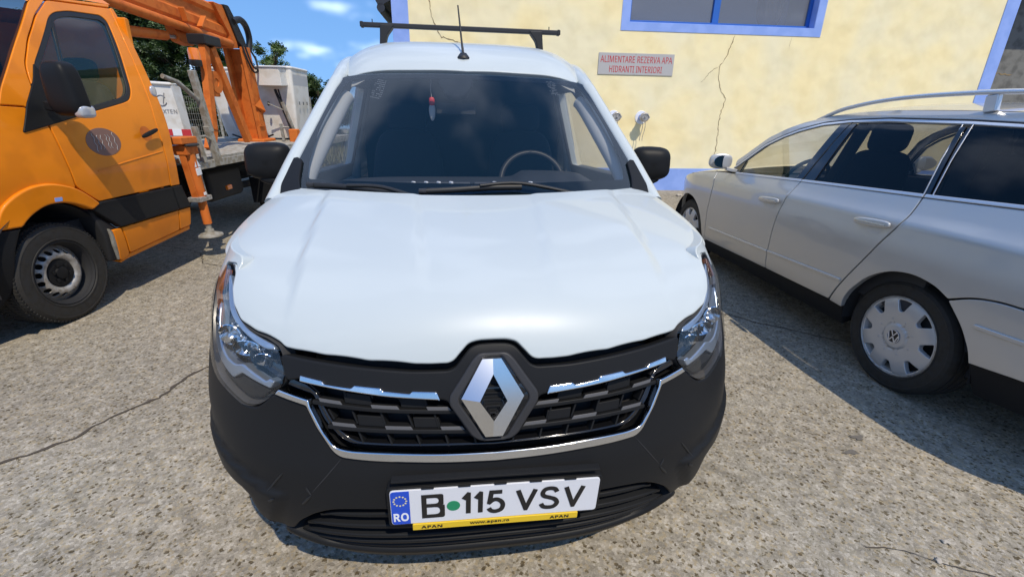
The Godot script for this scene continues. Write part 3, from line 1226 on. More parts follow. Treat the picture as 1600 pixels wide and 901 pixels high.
func make_van() -> void:
	ring_setup()
	var van := thing("white_van", "white panel van facing the camera with black bumper, roof bar and aerial", "van")
	var s: Shape
	# hood
	var half := [[0.0, 0.8795], [0.036, 0.8785], [0.058, 0.872], [0.072, 0.856], [0.093, 0.830], [0.108, 0.823], [0.15, 0.8225], [0.19, 0.824], [0.30, 0.832], [0.413, 0.841], [0.50, 0.847], [0.527, 0.849], [0.546, 0.860], [0.59, 0.871], [0.636, 0.875], [0.708, 0.889], [0.779, 0.920], [0.832, 0.947], [0.875, 0.975], [0.912, 0.988]]
	var pts: Array = []
	for h in half:
		var e := hood_edge(h[0], h[1])
		pts.append_array([e.x, e.y, 0.012])
	pts.append_array([0.785, -0.52, 0.05, 0.806, -0.62, 0.1, 0.818, -0.75, 0.1, 0.818, -0.90, 0.1, 0.79, -1.02, 0.03, 0.755, -1.075, 0.02, 0.60, -0.965, 0.1, 0.30, -0.872, 0.2, 0.0, -0.85, 0.2])
	s = Shape.new()
	s.patch(hood, rp(symm(pts)), 0.018, -1.0, 0.03, 0.006)
	put("hood", s, "white_paint", van)
	# bumper cover
	s = Shape.new()
	var bp := [0.0, 0.597, 0, 0.115, 0.600, 0.05, 0.227, 0.607, 0.05, 0.311, 0.609, 0.03, 0.362, 0.614, 0.015, 0.381, 0.628, 0.015, 0.421, 0.684, 0.02, 0.446, 0.734, 0.006, 0.534, 0.7495, 0.005, 0.552, 0.740, 0.003, 0.576, 0.717, 0.01, 0.60, 0.700, 0.01, 0.640, 0.695, 0.015, 0.69, 0.707, 0.03, 0.79, 0.729, 0.05, 0.86, 0.772, 0.05, 0.93, 0.845, 0.05, 1.0, 0.93, 0.05, 1.07, 0.95, 0.01, 1.07, 0.36, 0.05, 0.90, 0.365, 0.03, 0.76, 0.42, 0.04, 0.70, 0.405, 0.03, 0.63, 0.362, 0.03, 0.565, 0.325, 0.03, 0.540, 0.335, 0.01, 0.50, 0.390, 0.03, 0.446, 0.435, 0.03, 0.40, 0.457, 0.03, 0.337, 0.4635, 0.03, 0.0, 0.466, 0]
	s.patch(bumper_skin, rp(symm(bp)), 0.014, 1.0, 0.05, 0.006)
	put("bumper", s, "black_plastic", van)
	# seams of the bumper corners
	for sd in [1, -1]:
		for l in [[0.564, 0.487, 0.514, 0.552, 0.0035], [0.564, 0.457, 0.542, 0.474, 0.004], [0.478, 0.460, 0.447, 0.498, 0.004], [0.447, 0.498, 0.458, 0.521, 0.003], [0.446, 0.505, 0.366, 0.608, 0.0014]]:
			s = Shape.new()
			var path: Array = []
			for k in 7:
				path.append(bumper_skin(Vector2(lerpf(l[0], l[2], k / 6.0) * sd, lerpf(l[1], l[3], k / 6.0))))
			s.tube(path, [0.0003, l[4] * 0.8, l[4], l[4], l[4], l[4] * 0.8, 0.0003], 6)
			put("bumper_seam", s, "seal" if l[4] > 0.002 else "grey_plastic", van)
	# chrome and grille
	s = Shape.new()
	var trim := [0.0, 0.6185, 0, 0.114, 0.6205, 0.05, 0.25, 0.629, 0.05, 0.345, 0.633, 0.02, 0.379, 0.640, 0.015, 0.409, 0.677, 0.01, 0.439, 0.735, 0.005, 0.442, 0.750, 0.003, 0.524, 0.764, 0.003, 0.5345, 0.7515, 0.003, 0.448, 0.736, 0.005, 0.423, 0.685, 0.01, 0.383, 0.629, 0.015, 0.363, 0.616, 0.02, 0.311, 0.611, 0.03, 0.227, 0.606, 0.05, 0.115, 0.599, 0.05, 0.0, 0.596, 0]
	s.patch(on_ring(0.009), rp(symm(trim)), 0.02, 1.0, 0.016, 0.003)
	put("chrome_trim", s, "chrome", van)
	s = Shape.new()
	var panel := [0.0, 0.877, 0, 0.036, 0.876, 0.01, 0.056, 0.869, 0.015, 0.091, 0.827, 0.015, 0.108, 0.8205, 0.01, 0.19, 0.821, 0.02, 0.30, 0.829, 0.05, 0.413, 0.838, 0.05, 0.520, 0.8455, 0.004, 0.528, 0.838, 0.006, 0.508, 0.798, 0.006, 0.498, 0.788, 0.005, 0.470, 0.7955, 0.003, 0.40, 0.7855, 0.02, 0.27, 0.767, 0.03, 0.125, 0.754, 0.01, 0.112, 0.750, 0.01, 0.060, 0.660, 0.012, 0.038, 0.6475, 0.012, 0.0, 0.6475, 0]
	s.patch(on_ring(0.010), rp(symm(panel)), 0.022, 1.0, 0.03, 0.006)
	put("grille_surround", s, "black_plastic", van)
	s = Shape.new()
	var hexo := [0.0, 0.860, 0, 0.034, 0.860, 0.012, 0.050, 0.846, 0.015, 0.108, 0.765, 0.015, 0.108, 0.745, 0.015, 0.056, 0.664, 0.012, 0.036, 0.6515, 0.010, 0.0, 0.6515, 0]
	var hexi := rp(symm([0.0, 0.8495, 0, 0.022, 0.8495, 0.008, 0.083, 0.760, 0.008, 0.083, 0.748, 0.008, 0.026, 0.6595, 0.008, 0.0, 0.6595, 0]))
	s.patch(on_ring(0.017), rp(symm(hexo)), 0.02, 1.0, 0.012, 0.006, [hexi])
	put("emblem_surround", s, "grey_plastic", van)  # lighter plastic here paints the light caught by the bevelled hexagon
	s = Shape.new()
	s.patch(on_ring(0.010), hexi, 0.03, 1.0, 0.0, 0.0)
	put("emblem_recess", s, "gloss_black", van)
	emblem(van)
	for sd in [1, -1]:
		s = Shape.new()
		var strip := [0.128, 0.7575, 0.002, 0.136, 0.777, 0.003, 0.193, 0.7805, 0.003, 0.199, 0.775, 0.003, 0.260, 0.782, 0.003, 0.266, 0.7885, 0.003, 0.328, 0.7940, 0.003, 0.335, 0.7875, 0.003, 0.399, 0.7935, 0.003, 0.407, 0.8005, 0.003, 0.463, 0.808, 0.003, 0.463, 0.7945, 0.003, 0.376, 0.7845, 0.02, 0.248, 0.7685, 0.02]
		s.patch(on_ring(0.017), rp(strip if sd > 0 else mir(strip)), 0.02, 1.0, 0.012, 0.003)
		put("chrome_strip", s, "chrome", van)
		for c in [[0.462, 0.778, 0.425, 0.752], [0.372, 0.776, 0.358, 0.748], [0.304, 0.769, 0.292, 0.745], [0.236, 0.760, 0.224, 0.737], [0.172, 0.756, 0.162, 0.726], [0.405, 0.716, 0.39, 0.69], [0.345, 0.716, 0.332, 0.682], [0.275, 0.712, 0.263, 0.676], [0.21, 0.708, 0.197, 0.672], [0.145, 0.704, 0.135, 0.668], [0.33, 0.664, 0.318, 0.634], [0.26, 0.660, 0.248, 0.630], [0.19, 0.656, 0.180, 0.626], [0.12, 0.652, 0.112, 0.622], [0.05, 0.648, 0.045, 0.622], [0.392, 0.678, 0.378, 0.652]]:
			s = Shape.new()
			s.bar(ring(Vector2(c[0] * sd, c[1]), -0.028), ring(Vector2(c[2] * sd, c[3]), -0.028), 0.005, 0.03, Vector3.BACK)
			put("grille_divider", s, "black_plastic", van)
		for bar in [[[0.440, 0.733, 0.36, 0.7265, 0.29, 0.7205, 0.16, 0.713, 0.088, 0.7095], [[0.420, 0.364, 1], [0.362, 0.294, 2], [0.292, 0.227, 1], [0.225, 0.162, 2], [0.160, 0.104, 1]], 0.012, 0.012], [[0.402, 0.6755, 0.33, 0.6715, 0.26, 0.668, 0.19, 0.665, 0.06, 0.659], [[0.388, 0.331, 1], [0.329, 0.262, 2], [0.260, 0.196, 1], [0.194, 0.130, 2], [0.128, 0.072, 1]], 0.012, 0.012]]:
			var line: Array = bar[0]
			var yat := func(x: float) -> float:
				for i in range(0, line.size() - 2, 2):
					if x <= line[i] and x >= line[i + 2]:
						return lerpf(line[i + 3], line[i + 1], (x - line[i + 2]) / (line[i] - line[i + 2]))
				return line[1] if x > line[0] else line[line.size() - 1]
			var o: Array = []
			for i in range(0, line.size(), 2):
				o.append_array([line[i], line[i + 1], 0.01])
			for i in range(line.size() - 2, -1, -2):
				o.append_array([line[i], line[i + 1] + 0.011, 0.004])
			s = Shape.new()
			s.patch(on_ring(-0.004), rp(o if sd > 0 else mir(o)), 0.025, 1.0, 0.035, 0.003)
			put("grille_bar", s, "black_plastic", van)
			for blk in bar[1]:
				var up: float = 0.0085 if blk[2] == 1 else 0.026
				var b0: float = 0.0095
				var y0: float = yat.call(blk[0]) + b0
				var y1: float = yat.call(blk[1]) + b0
				var q := [blk[0], y0, 0.001, blk[0] + 0.004, y0 + up, 0.002, blk[1] + 0.006, y1 + up, 0.002, blk[1], y1, 0.001]
				s = Shape.new()
				s.patch(on_ring(-0.007 if blk[2] == 1 else -0.014), rp(q if sd > 0 else mir(q)), 0.03, 1.0, 0.02, 0.002)
				put("grille_block", s, "black_plastic", van)
				if blk[2] == 1:
					s = Shape.new()
					s.patch(on_ring(-0.0052), rp(q if sd > 0 else mir(q)), 0.03, 1.0, 0.0012, 0.0006)
					put("block_face", s, "silver_plastic", van)
	s = Shape.new()
	s.patch(on_ring(-0.055), rp(symm([0.0, 0.88, 0, 0.55, 0.80, 0, 0.55, 0.73, 0, 0.42, 0.60, 0, 0.0, 0.58, 0])), 0.05, 1.0, 0.0, 0.0)
	put("grille_back", s, "dark", van)
	s = Shape.new()
	var lower := [0.0, 0.622, 0, 0.25, 0.631, 0.05, 0.36, 0.637, 0.03, 0.415, 0.69, 0.02, 0.442, 0.752, 0.01, 0.52, 0.767, 0.01, 0.505, 0.785, 0.005, 0.46, 0.775, 0.01, 0.43, 0.755, 0.01, 0.395, 0.690, 0.02, 0.345, 0.644, 0.03, 0.24, 0.638, 0.05, 0.0, 0.630, 0]
	s.patch(on_ring(-0.012), rp(symm(lower)), 0.03, 1.0, 0.03, 0.004)
	put("grille_frame", s, "gloss_black", van)
	# lower air intake
	s = Shape.new()
	s.patch(on_ring(-0.07), rp(symm([0.0, 0.50, 0, 0.45, 0.47, 0, 0.60, 0.36, 0, 0.52, 0.16, 0, 0.0, 0.14, 0])), 0.05, 1.0, 0.0, 0.0)
	put("intake_back", s, "dark", van)
	for k in 5:
		s = Shape.new()
		var y: float = [0.425, 0.375, 0.325, 0.278, 0.235][k]
		var w: float = [0.45, 0.50, 0.535, 0.545, 0.54][k]
		var o := [0.0, y + 0.012, 0, w * 0.6, y + 0.011, 0.05, w * 0.9, y + 0.004, 0.03, w, y - 0.008, 0.004, w * 0.88, y - 0.009, 0.02, w * 0.6, y - 0.006, 0.05, 0.0, y - 0.005, 0]
		s.patch(on_ring(-0.012), rp(symm(o)), 0.03, 1.0, 0.045, 0.005)
		put("intake_slat", s, "black_plastic", van)
	s = Shape.new()
	s.patch(on_ring(0.006), rp(symm([0.0, 0.212, 0, 0.30, 0.214, 0.05, 0.46, 0.225, 0.05, 0.535, 0.30, 0.02, 0.562, 0.322, 0.01, 0.600, 0.30, 0.02, 0.56, 0.22, 0.05, 0.46, 0.178, 0.05, 0.30, 0.165, 0.05, 0.0, 0.165, 0])), 0.03, 1.0, 0.06, 0.012)
	put("bumper_lip", s, "black_plastic", van)
	# number plate
	plate(van)
	headlights(van)
	van_body(van)
	van_cabin(van)


func emblem(van: Node3D) -> void:
	var e := Node3D.new()
	e.name = "emblem"
	var c := ring(Vector2(-0.004, 0.7545))
	var up := (ring(Vector2(-0.004, 0.84)) - ring(Vector2(-0.004, 0.665))).normalized()
	var b := Basis(Vector3.RIGHT, up, Vector3.RIGHT.cross(up))
	e.transform = Transform3D(b, Vector3(c.x, c.y, c.z) + b.z * 0.016)
	van.add_child(e, true)
	var oz := 0.006
	var iz := 0.020
	var TL := Vector3(-0.023, 0.094, oz)
	var TT := Vector3(0.002, 0.094, oz)
	var TR := Vector3(0.022, 0.094, oz)
	var OR := Vector3(0.075, 0.001, oz)
	var OL := Vector3(-0.075, 0.001, oz)
	var BR := Vector3(0.021, -0.094, oz)
	var BB := Vector3(-0.002, -0.094, oz)
	var BL := Vector3(-0.020, -0.094, oz)
	var IT := Vector3(0.001, 0.060, iz)
	var IR := Vector3(0.033, -0.005, iz)
	var IB := Vector3(0.000, -0.052, iz)
	var IL := Vector3(-0.032, -0.004, iz)
	for f in [[TL, TT, IT, IL, OL], [TT, TR, OR, IR, IT], [OL, IL, IB, BB, BL], [OR, BR, BB, IB, IR]]:
		var s := Shape.new()
		s.face(f)
		put("emblem_facet", s, "chrome", e)
	var s := Shape.new()
	var outer := [TL, TR, OR, BR, BL, OL]
	var inner := [IT, IR, IB, IL]
	for ringp in [[outer, -0.012, 1.0], [inner, -0.012, -1.0]]:
		var r: Array = ringp[0]
		for i in r.size():
			var p0: Vector3 = r[i]
			var p1: Vector3 = r[(i + 1) % r.size()]
			var q0 := Vector3(p0.x * (1.03 if ringp[2] > 0 else 0.82), p0.y * (1.03 if ringp[2] > 0 else 0.82), -0.012)
			var q1 := Vector3(p1.x * (1.03 if ringp[2] > 0 else 0.82), p1.y * (1.03 if ringp[2] > 0 else 0.82), -0.012)
			s.face([p0, p1, q1, q0])
	put("emblem_edge", s, "chrome", e)
	s = Shape.new()
	for k in 6:
		var y := 0.042 - k * 0.016
		var w := 0.030 * (1.0 - absf(y - 0.0) / 0.062)
		s.box(Vector3(0, y, -0.006), Vector3(maxf(w, 0.006) * 1.9, 0.005, 0.012), Basis(), 0.001)
	put("emblem_rib", s, "black_plastic", e)


func plate(van: Node3D) -> void:
	var p := Node3D.new()
	p.name = "number_plate"
	p.transform = Transform3D(Basis(Vector3.BACK, deg_to_rad(-1.25)) * Basis(Vector3.RIGHT, deg_to_rad(4.0)), Vector3(0.003, 0.489, 0.020))
	van.add_child(p, true)
	var flat := func(q: Vector2) -> Vector3: return Vector3(q.x, q.y, 0.0)
	var s := Shape.new()
	s.patch(func(q: Vector2) -> Vector3: return Vector3(q.x, q.y, -0.004), rp([-0.268, -0.066, 0.012, 0.268, -0.066, 0.012, 0.268, 0.060, 0.012, -0.268, 0.060, 0.012]), 0.1, 1.0, 0.03, 0.003)
	s.box(Vector3(0.0, 0.085, -0.008), Vector3(0.51, 0.006, 0.02))
	for k in 5:
		s.box(Vector3(-0.17 + k * 0.088, 0.0595, -0.001), Vector3(0.030, 0.005, 0.006))
	put("plate_holder", s, "black_plastic", p)
	s = Shape.new()
	s.patch(flat, rp([-0.26, -0.056, 0.010, 0.26, -0.056, 0.010, 0.26, 0.056, 0.010, -0.26, 0.056, 0.010]), 0.1, 1.0, 0.003, 0.001)
	put("plate_sheet", s, "plate_white", p)
	s = Shape.new()
	s.patch(func(q: Vector2) -> Vector3: return Vector3(q.x, q.y, 0.0006), rp([-0.2585, -0.0545, 0.010, -0.214, -0.0545, 0, -0.214, 0.0545, 0, -0.2585, 0.0545, 0.010]), 0.1, 1.0, 0.0004, 0.0002)
	put("blue_band", s, "plate_blue", p)
	s = Shape.new()
	for k in 12:
		var a := TAU * k / 12
		var o := PackedVector2Array()
		for j in 10:
			var r: float = 0.0030 if j % 2 == 0 else 0.0014
			o.append(Vector2(-0.2365 + cos(a) * 0.0150, 0.024 + sin(a) * 0.0150) + Vector2(sin(TAU * j / 10), cos(TAU * j / 10)) * r)
		s.patch(func(q: Vector2) -> Vector3: return Vector3(q.x, q.y, 0.0012), o, 0.05, 1.0, 0.0, 0.0)
	put("stars", s, "star", p)
	lettering("country_letters", "RO", 0.027, 0.036, 0.0008, "white_print", Transform3D(Basis(), Vector3(-0.2360, -0.030, 0.0012)), p)
	for g in [["B", -0.186, 0.056], ["1", -0.090, 0.027], ["1", -0.060, 0.027], ["5", -0.028, 0.048], ["V", 0.045, 0.056], ["S", 0.106, 0.053], ["V", 0.168, 0.056]]:
		plate_glyph(p, g[0], Vector2(g[1], -0.039), Vector2(g[2], 0.078))
	s = Shape.new()
	s.patch(func(q: Vector2) -> Vector3: return Vector3(q.x, q.y, 0.001), circ(Vector2(-0.1090, -0.004), 0.0165, 0.0165), 0.03, 1.0, 0.0006, 0.0003)
	put("green_sticker", s, "plate_green", p)
	s = Shape.new()
	s.patch(func(q: Vector2) -> Vector3: return Vector3(q.x, q.y, 0.0025), rp([-0.210, -0.0775, 0.002, 0.212, -0.0775, 0.002, 0.212, -0.0575, 0.002, -0.210, -0.0575, 0.002]), 0.1, 1.0, 0.02, 0.001)
	put("holder_strip", s, "yellow_strip", p)
	for t in [["APAN", -0.163, 0.052, 0.0095], ["www.apan.ro", -0.018, 0.100, 0.0098], ["APAN", 0.163, 0.050, 0.0095]]:
		lettering("holder_lettering", t[0], t[3], t[2], 0.0006, "ink", Transform3D(Basis(), Vector3(t[1], -0.0675, 0.0032)), p)


# one pressed character: strokes of even width inside the box at `at`
func plate_glyph(parent: Node3D, ch: String, at: Vector2, size: Vector2) -> void:
	var hw := 0.0060
	var box := size - Vector2(hw, hw) * 2.0
	var to := func(a: Array) -> PackedVector2Array:
		var o := PackedVector2Array()
		for i in range(0, a.size(), 2):
			o.append(at + Vector2(hw, hw) + Vector2(a[i], a[i + 1]) * box)
		return o
	var curve := func(a: Array, from: int) -> PackedVector2Array:
		var p: PackedVector2Array = to.call(a)
		var o := PackedVector2Array()
		for i in p.size() - 1:
			if i < from:
				o.append(p[i])
				continue
			for k in 5:
				o.append(p[i].cubic_interpolate(p[i + 1], p[maxi(i - 1, from)], p[mini(i + 2, p.size() - 1)], k / 5.0))
		o.append(p[p.size() - 1])
		return o
	var flat := func(q: Vector2) -> Vector3: return Vector3(q.x, q.y, 0.0015)
	var s := Shape.new()
	if ch == "B":
		var r := func(a: Array) -> PackedVector2Array:
			var o: Array = []
			for i in range(0, a.size(), 3):
				o.append_array([at.x + a[i] * size.x, at.y + a[i + 1] * size.y, a[i + 2]])
			return rp(o)
		s.patch(flat, r.call([0.0, 0.0, 0.0, 0.72, 0.0, 0.016, 1.0, 0.0, 0.018, 1.0, 0.54, 0.016, 0.84, 0.53, 0.006, 0.95, 0.56, 0.010, 0.95, 1.0, 0.016, 0.68, 1.0, 0.016, 0.0, 1.0, 0.0]), 0.02, 1.0, 0.001, 0.0003, [r.call([0.22, 0.14, 0.0, 0.79, 0.14, 0.012, 0.79, 0.46, 0.012, 0.22, 0.46, 0.0]), r.call([0.22, 0.60, 0.0, 0.74, 0.60, 0.010, 0.74, 0.86, 0.010, 0.22, 0.86, 0.0])])
	else:
		var line: PackedVector2Array
		var join := Geometry2D.JOIN_MITER
		if ch == "V":
			line = to.call([0.0, 1.0, 0.5, 0.02, 1.0, 1.0])
		elif ch == "1":
			line = to.call([0.0, 0.74, 0.78, 0.985, 0.78, 0.0])
		elif ch == "5":
			line = curve.call([0.92, 1.0, 0.18, 1.0, 0.06, 0.48, 0.30, 0.60, 0.58, 0.62, 0.88, 0.50, 1.0, 0.31, 0.88, 0.09, 0.52, 0.0, 0.20, 0.04, 0.02, 0.18], 2)
		else:
			line = curve.call([0.95, 0.80, 0.80, 0.95, 0.50, 1.0, 0.20, 0.95, 0.05, 0.77, 0.16, 0.61, 0.50, 0.52, 0.86, 0.41, 1.0, 0.22, 0.82, 0.04, 0.50, 0.0, 0.16, 0.05, 0.0, 0.21], 0)
		for o in Geometry2D.offset_polyline(line, hw, join, Geometry2D.END_BUTT):
			if not Geometry2D.is_polygon_clockwise(o):
				s.patch(flat, o, 0.02, 1.0, 0.001, 0.0002)
	put("plate_number" if ch in ["1", "5"] else "plate_letter", s, "ink", parent)


func headlights(van: Node3D) -> void:
	var lens := [0.512, 0.798, 0.006, 0.5165, 0.772, 0.01, 0.560, 0.730, 0.01, 0.580, 0.716, 0.012, 0.604, 0.705, 0.012, 0.640, 0.6995, 0.015, 0.69, 0.712, 0.03, 0.79, 0.734, 0.05, 0.86, 0.777, 0.05, 0.93, 0.850, 0.05, 0.975, 0.93, 0.03, 0.955, 0.985, 0.01, 0.915, 0.990, 0.01, 0.875, 0.972, 0.03, 0.832, 0.942, 0.03, 0.779, 0.915, 0.03, 0.708, 0.884, 0.03, 0.636, 0.870, 0.02, 0.588, 0.866, 0.015, 0.546, 0.855, 0.012, 0.533, 0.842, 0.01]
	for sd in [1, -1]:
		var hl := Node3D.new()
		hl.name = "headlight"
		van.add_child(hl, true)
		var f := func(a: Array) -> PackedVector2Array: return rp(a if sd > 0 else mir(a))
		var s := Shape.new()
		s.patch(on_ring(-0.040), f.call(lens), 0.03, 1.0, 0.0, 0.0)
		put("housing", s, "gloss_black", hl)
		# wall of the housing between back and lens
		s = Shape.new()
		var o: PackedVector2Array = Shape.dense(f.call(lens), 0.02)
		var rows: Array = [[], []]
		for q in o:
			rows[0].append(ring(q, -0.002))
			rows[1].append(ring(q, -0.042))
		s.grid(rows, false, true)
		put("rim", s, "lamp_grey", hl)
		# bright edge that follows the hood line
		s = Shape.new()
		s.patch(on_ring(-0.002), f.call([0.556, 0.845, 0.006, 0.588, 0.841, 0.02, 0.672, 0.861, 0.03, 0.76, 0.885, 0.03, 0.842, 0.925, 0.04, 0.90, 0.955, 0.02, 0.905, 0.968, 0.005, 0.842, 0.944, 0.04, 0.761, 0.904, 0.03, 0.680, 0.877, 0.03, 0.600, 0.862, 0.02, 0.565, 0.856, 0.008]), 0.025, 1.0, 0.02, 0.004)
		put("top_trim", s, "lamp_silver", hl)
		# daytime light: a bright zigzag from the outer corner to the inner tip
		s = Shape.new()
		s.patch(on_ring(-0.005), f.call([0.905, 0.905, 0.01, 0.872, 0.893, 0.01, 0.835, 0.835, 0.02, 0.795, 0.803, 0.02, 0.746, 0.786, 0.02, 0.700, 0.783, 0.008, 0.668, 0.792, 0.008, 0.576, 0.769, 0.006, 0.566, 0.777, 0.004, 0.549, 0.772, 0.004, 0.560, 0.752, 0.006, 0.666, 0.768, 0.008, 0.703, 0.746, 0.006, 0.735, 0.753, 0.01, 0.80, 0.770, 0.02, 0.858, 0.800, 0.02, 0.90, 0.86, 0.02]), 0.02, 1.0, 0.02, 0.005)
		put("daytime_light", s, "lamp_silver", hl)
		for k in 3:
			s = Shape.new()
			var y0 := 0.842 + k * 0.022
			s.patch(on_ring(-0.002), f.call([0.842 + k * 0.016, y0, 0.003, 0.872 + k * 0.010, y0 + 0.004, 0.003, 0.880 + k * 0.010, y0 + 0.018, 0.003, 0.852 + k * 0.016, y0 + 0.015, 0.003]), 0.02, 1.0, 0.01, 0.002)
			put("light_cell", s, "gloss_black", hl)
		# ribbed dark field and the two reflectors
		s = Shape.new()
		for k in 15:
			var a := 0.582 + k * 0.0155
			var yb := 0.796 - 0.05 * absf(a - 0.70) + 0.010
			s.bar(ring(Vector2((a) * sd, yb - 0.006), -0.020), ring(Vector2((a - 0.004) * sd, yb + 0.018 + 0.01 * sin(k * 1.3)), -0.020), 0.006, 0.012, Vector3.BACK, 0.002)
		put("ribs", s, "black_plastic", hl)
		for c in [[0.755, 0.842, 0.034, 0.030], [0.665, 0.829, 0.038, 0.022], [0.595, 0.815, 0.026, 0.017]]:
			s = Shape.new()
			var ctr := ring(Vector2(c[0] * sd, c[1]), -0.008)
			var out := (ring(Vector2(c[0] * sd, c[1]), 0.0) - ring(Vector2(c[0] * sd, c[1]), -0.03)).normalized()
			var fw := (out * 0.5 + Vector3(0, 0.05, 1.0)).normalized()
			var xx := Vector3.UP.cross(fw).normalized()
			var bb := Basis(xx, fw, xx.cross(fw))
			s.lathe([Vector2(c[2], 0.0), Vector2(c[2] * 0.93, 0.003), Vector2(c[2] * 0.8, -0.012), Vector2(c[2] * 0.5, -0.026), Vector2(c[2] * 0.22, -0.032)], Transform3D(bb * Basis.from_scale(Vector3(1, 1, c[3] / c[2])), ctr), 18, 0.9)
			put("reflector", s, "chrome", hl)
			s = Shape.new()
			blob(s, ctr - fw * 0.022, Vector3(c[2] * 0.33, c[3] * 0.33, 0.012), 1.0, Basis(xx, fw.cross(xx), fw), null, 8, 12)
			put("bulb", s, "satin_metal", hl)
		# facets of the reflector bowls
		s = Shape.new()
		var r := RandomNumberGenerator.new()
		r.seed = 9
		for k in 14:
			var a := 0.62 + r.randf() * 0.17
			var y := 0.806 + (a - 0.57) * 0.17 + r.randf_range(-0.004, 0.022)
			var p := ring(Vector2(a * sd, y), -0.024)
			s.box(p, Vector3(0.016, 0.010, 0.006), Basis.from_euler(Vector3(r.randf_range(-0.7, 0.7), r.randf_range(-0.8, 0.8), r.randf())), 0.001)
		put("reflector_facets", s, "chrome", hl)
		# lower lip and turn signal at the outer end
		s = Shape.new()
		s.patch(on_ring(-0.012), f.call([0.562, 0.745, 0.01, 0.592, 0.720, 0.012, 0.640, 0.711, 0.02, 0.69, 0.722, 0.03, 0.78, 0.743, 0.03, 0.74, 0.748, 0.02, 0.703, 0.740, 0.01, 0.666, 0.760, 0.01]), 0.025, 1.0, 0.01, 0.004)
		put("lower_panel", s, "black_plastic", hl)
		s = Shape.new()
		s.patch(on_ring(-0.004), f.call([0.945, 0.91, 0.01, 0.962, 0.93, 0.01, 0.950, 0.976, 0.01, 0.936, 0.972, 0.01, 0.936, 0.94, 0.01]), 0.025, 1.0, 0.01, 0.004)
		put("turn_signal", s, "amber_reflector", hl)
		s = Shape.new()
		s.patch(on_ring(0.006), f.call(lens), 0.025, 1.0, 0.0, 0.0)
		put("lens", s, "lens", hl)


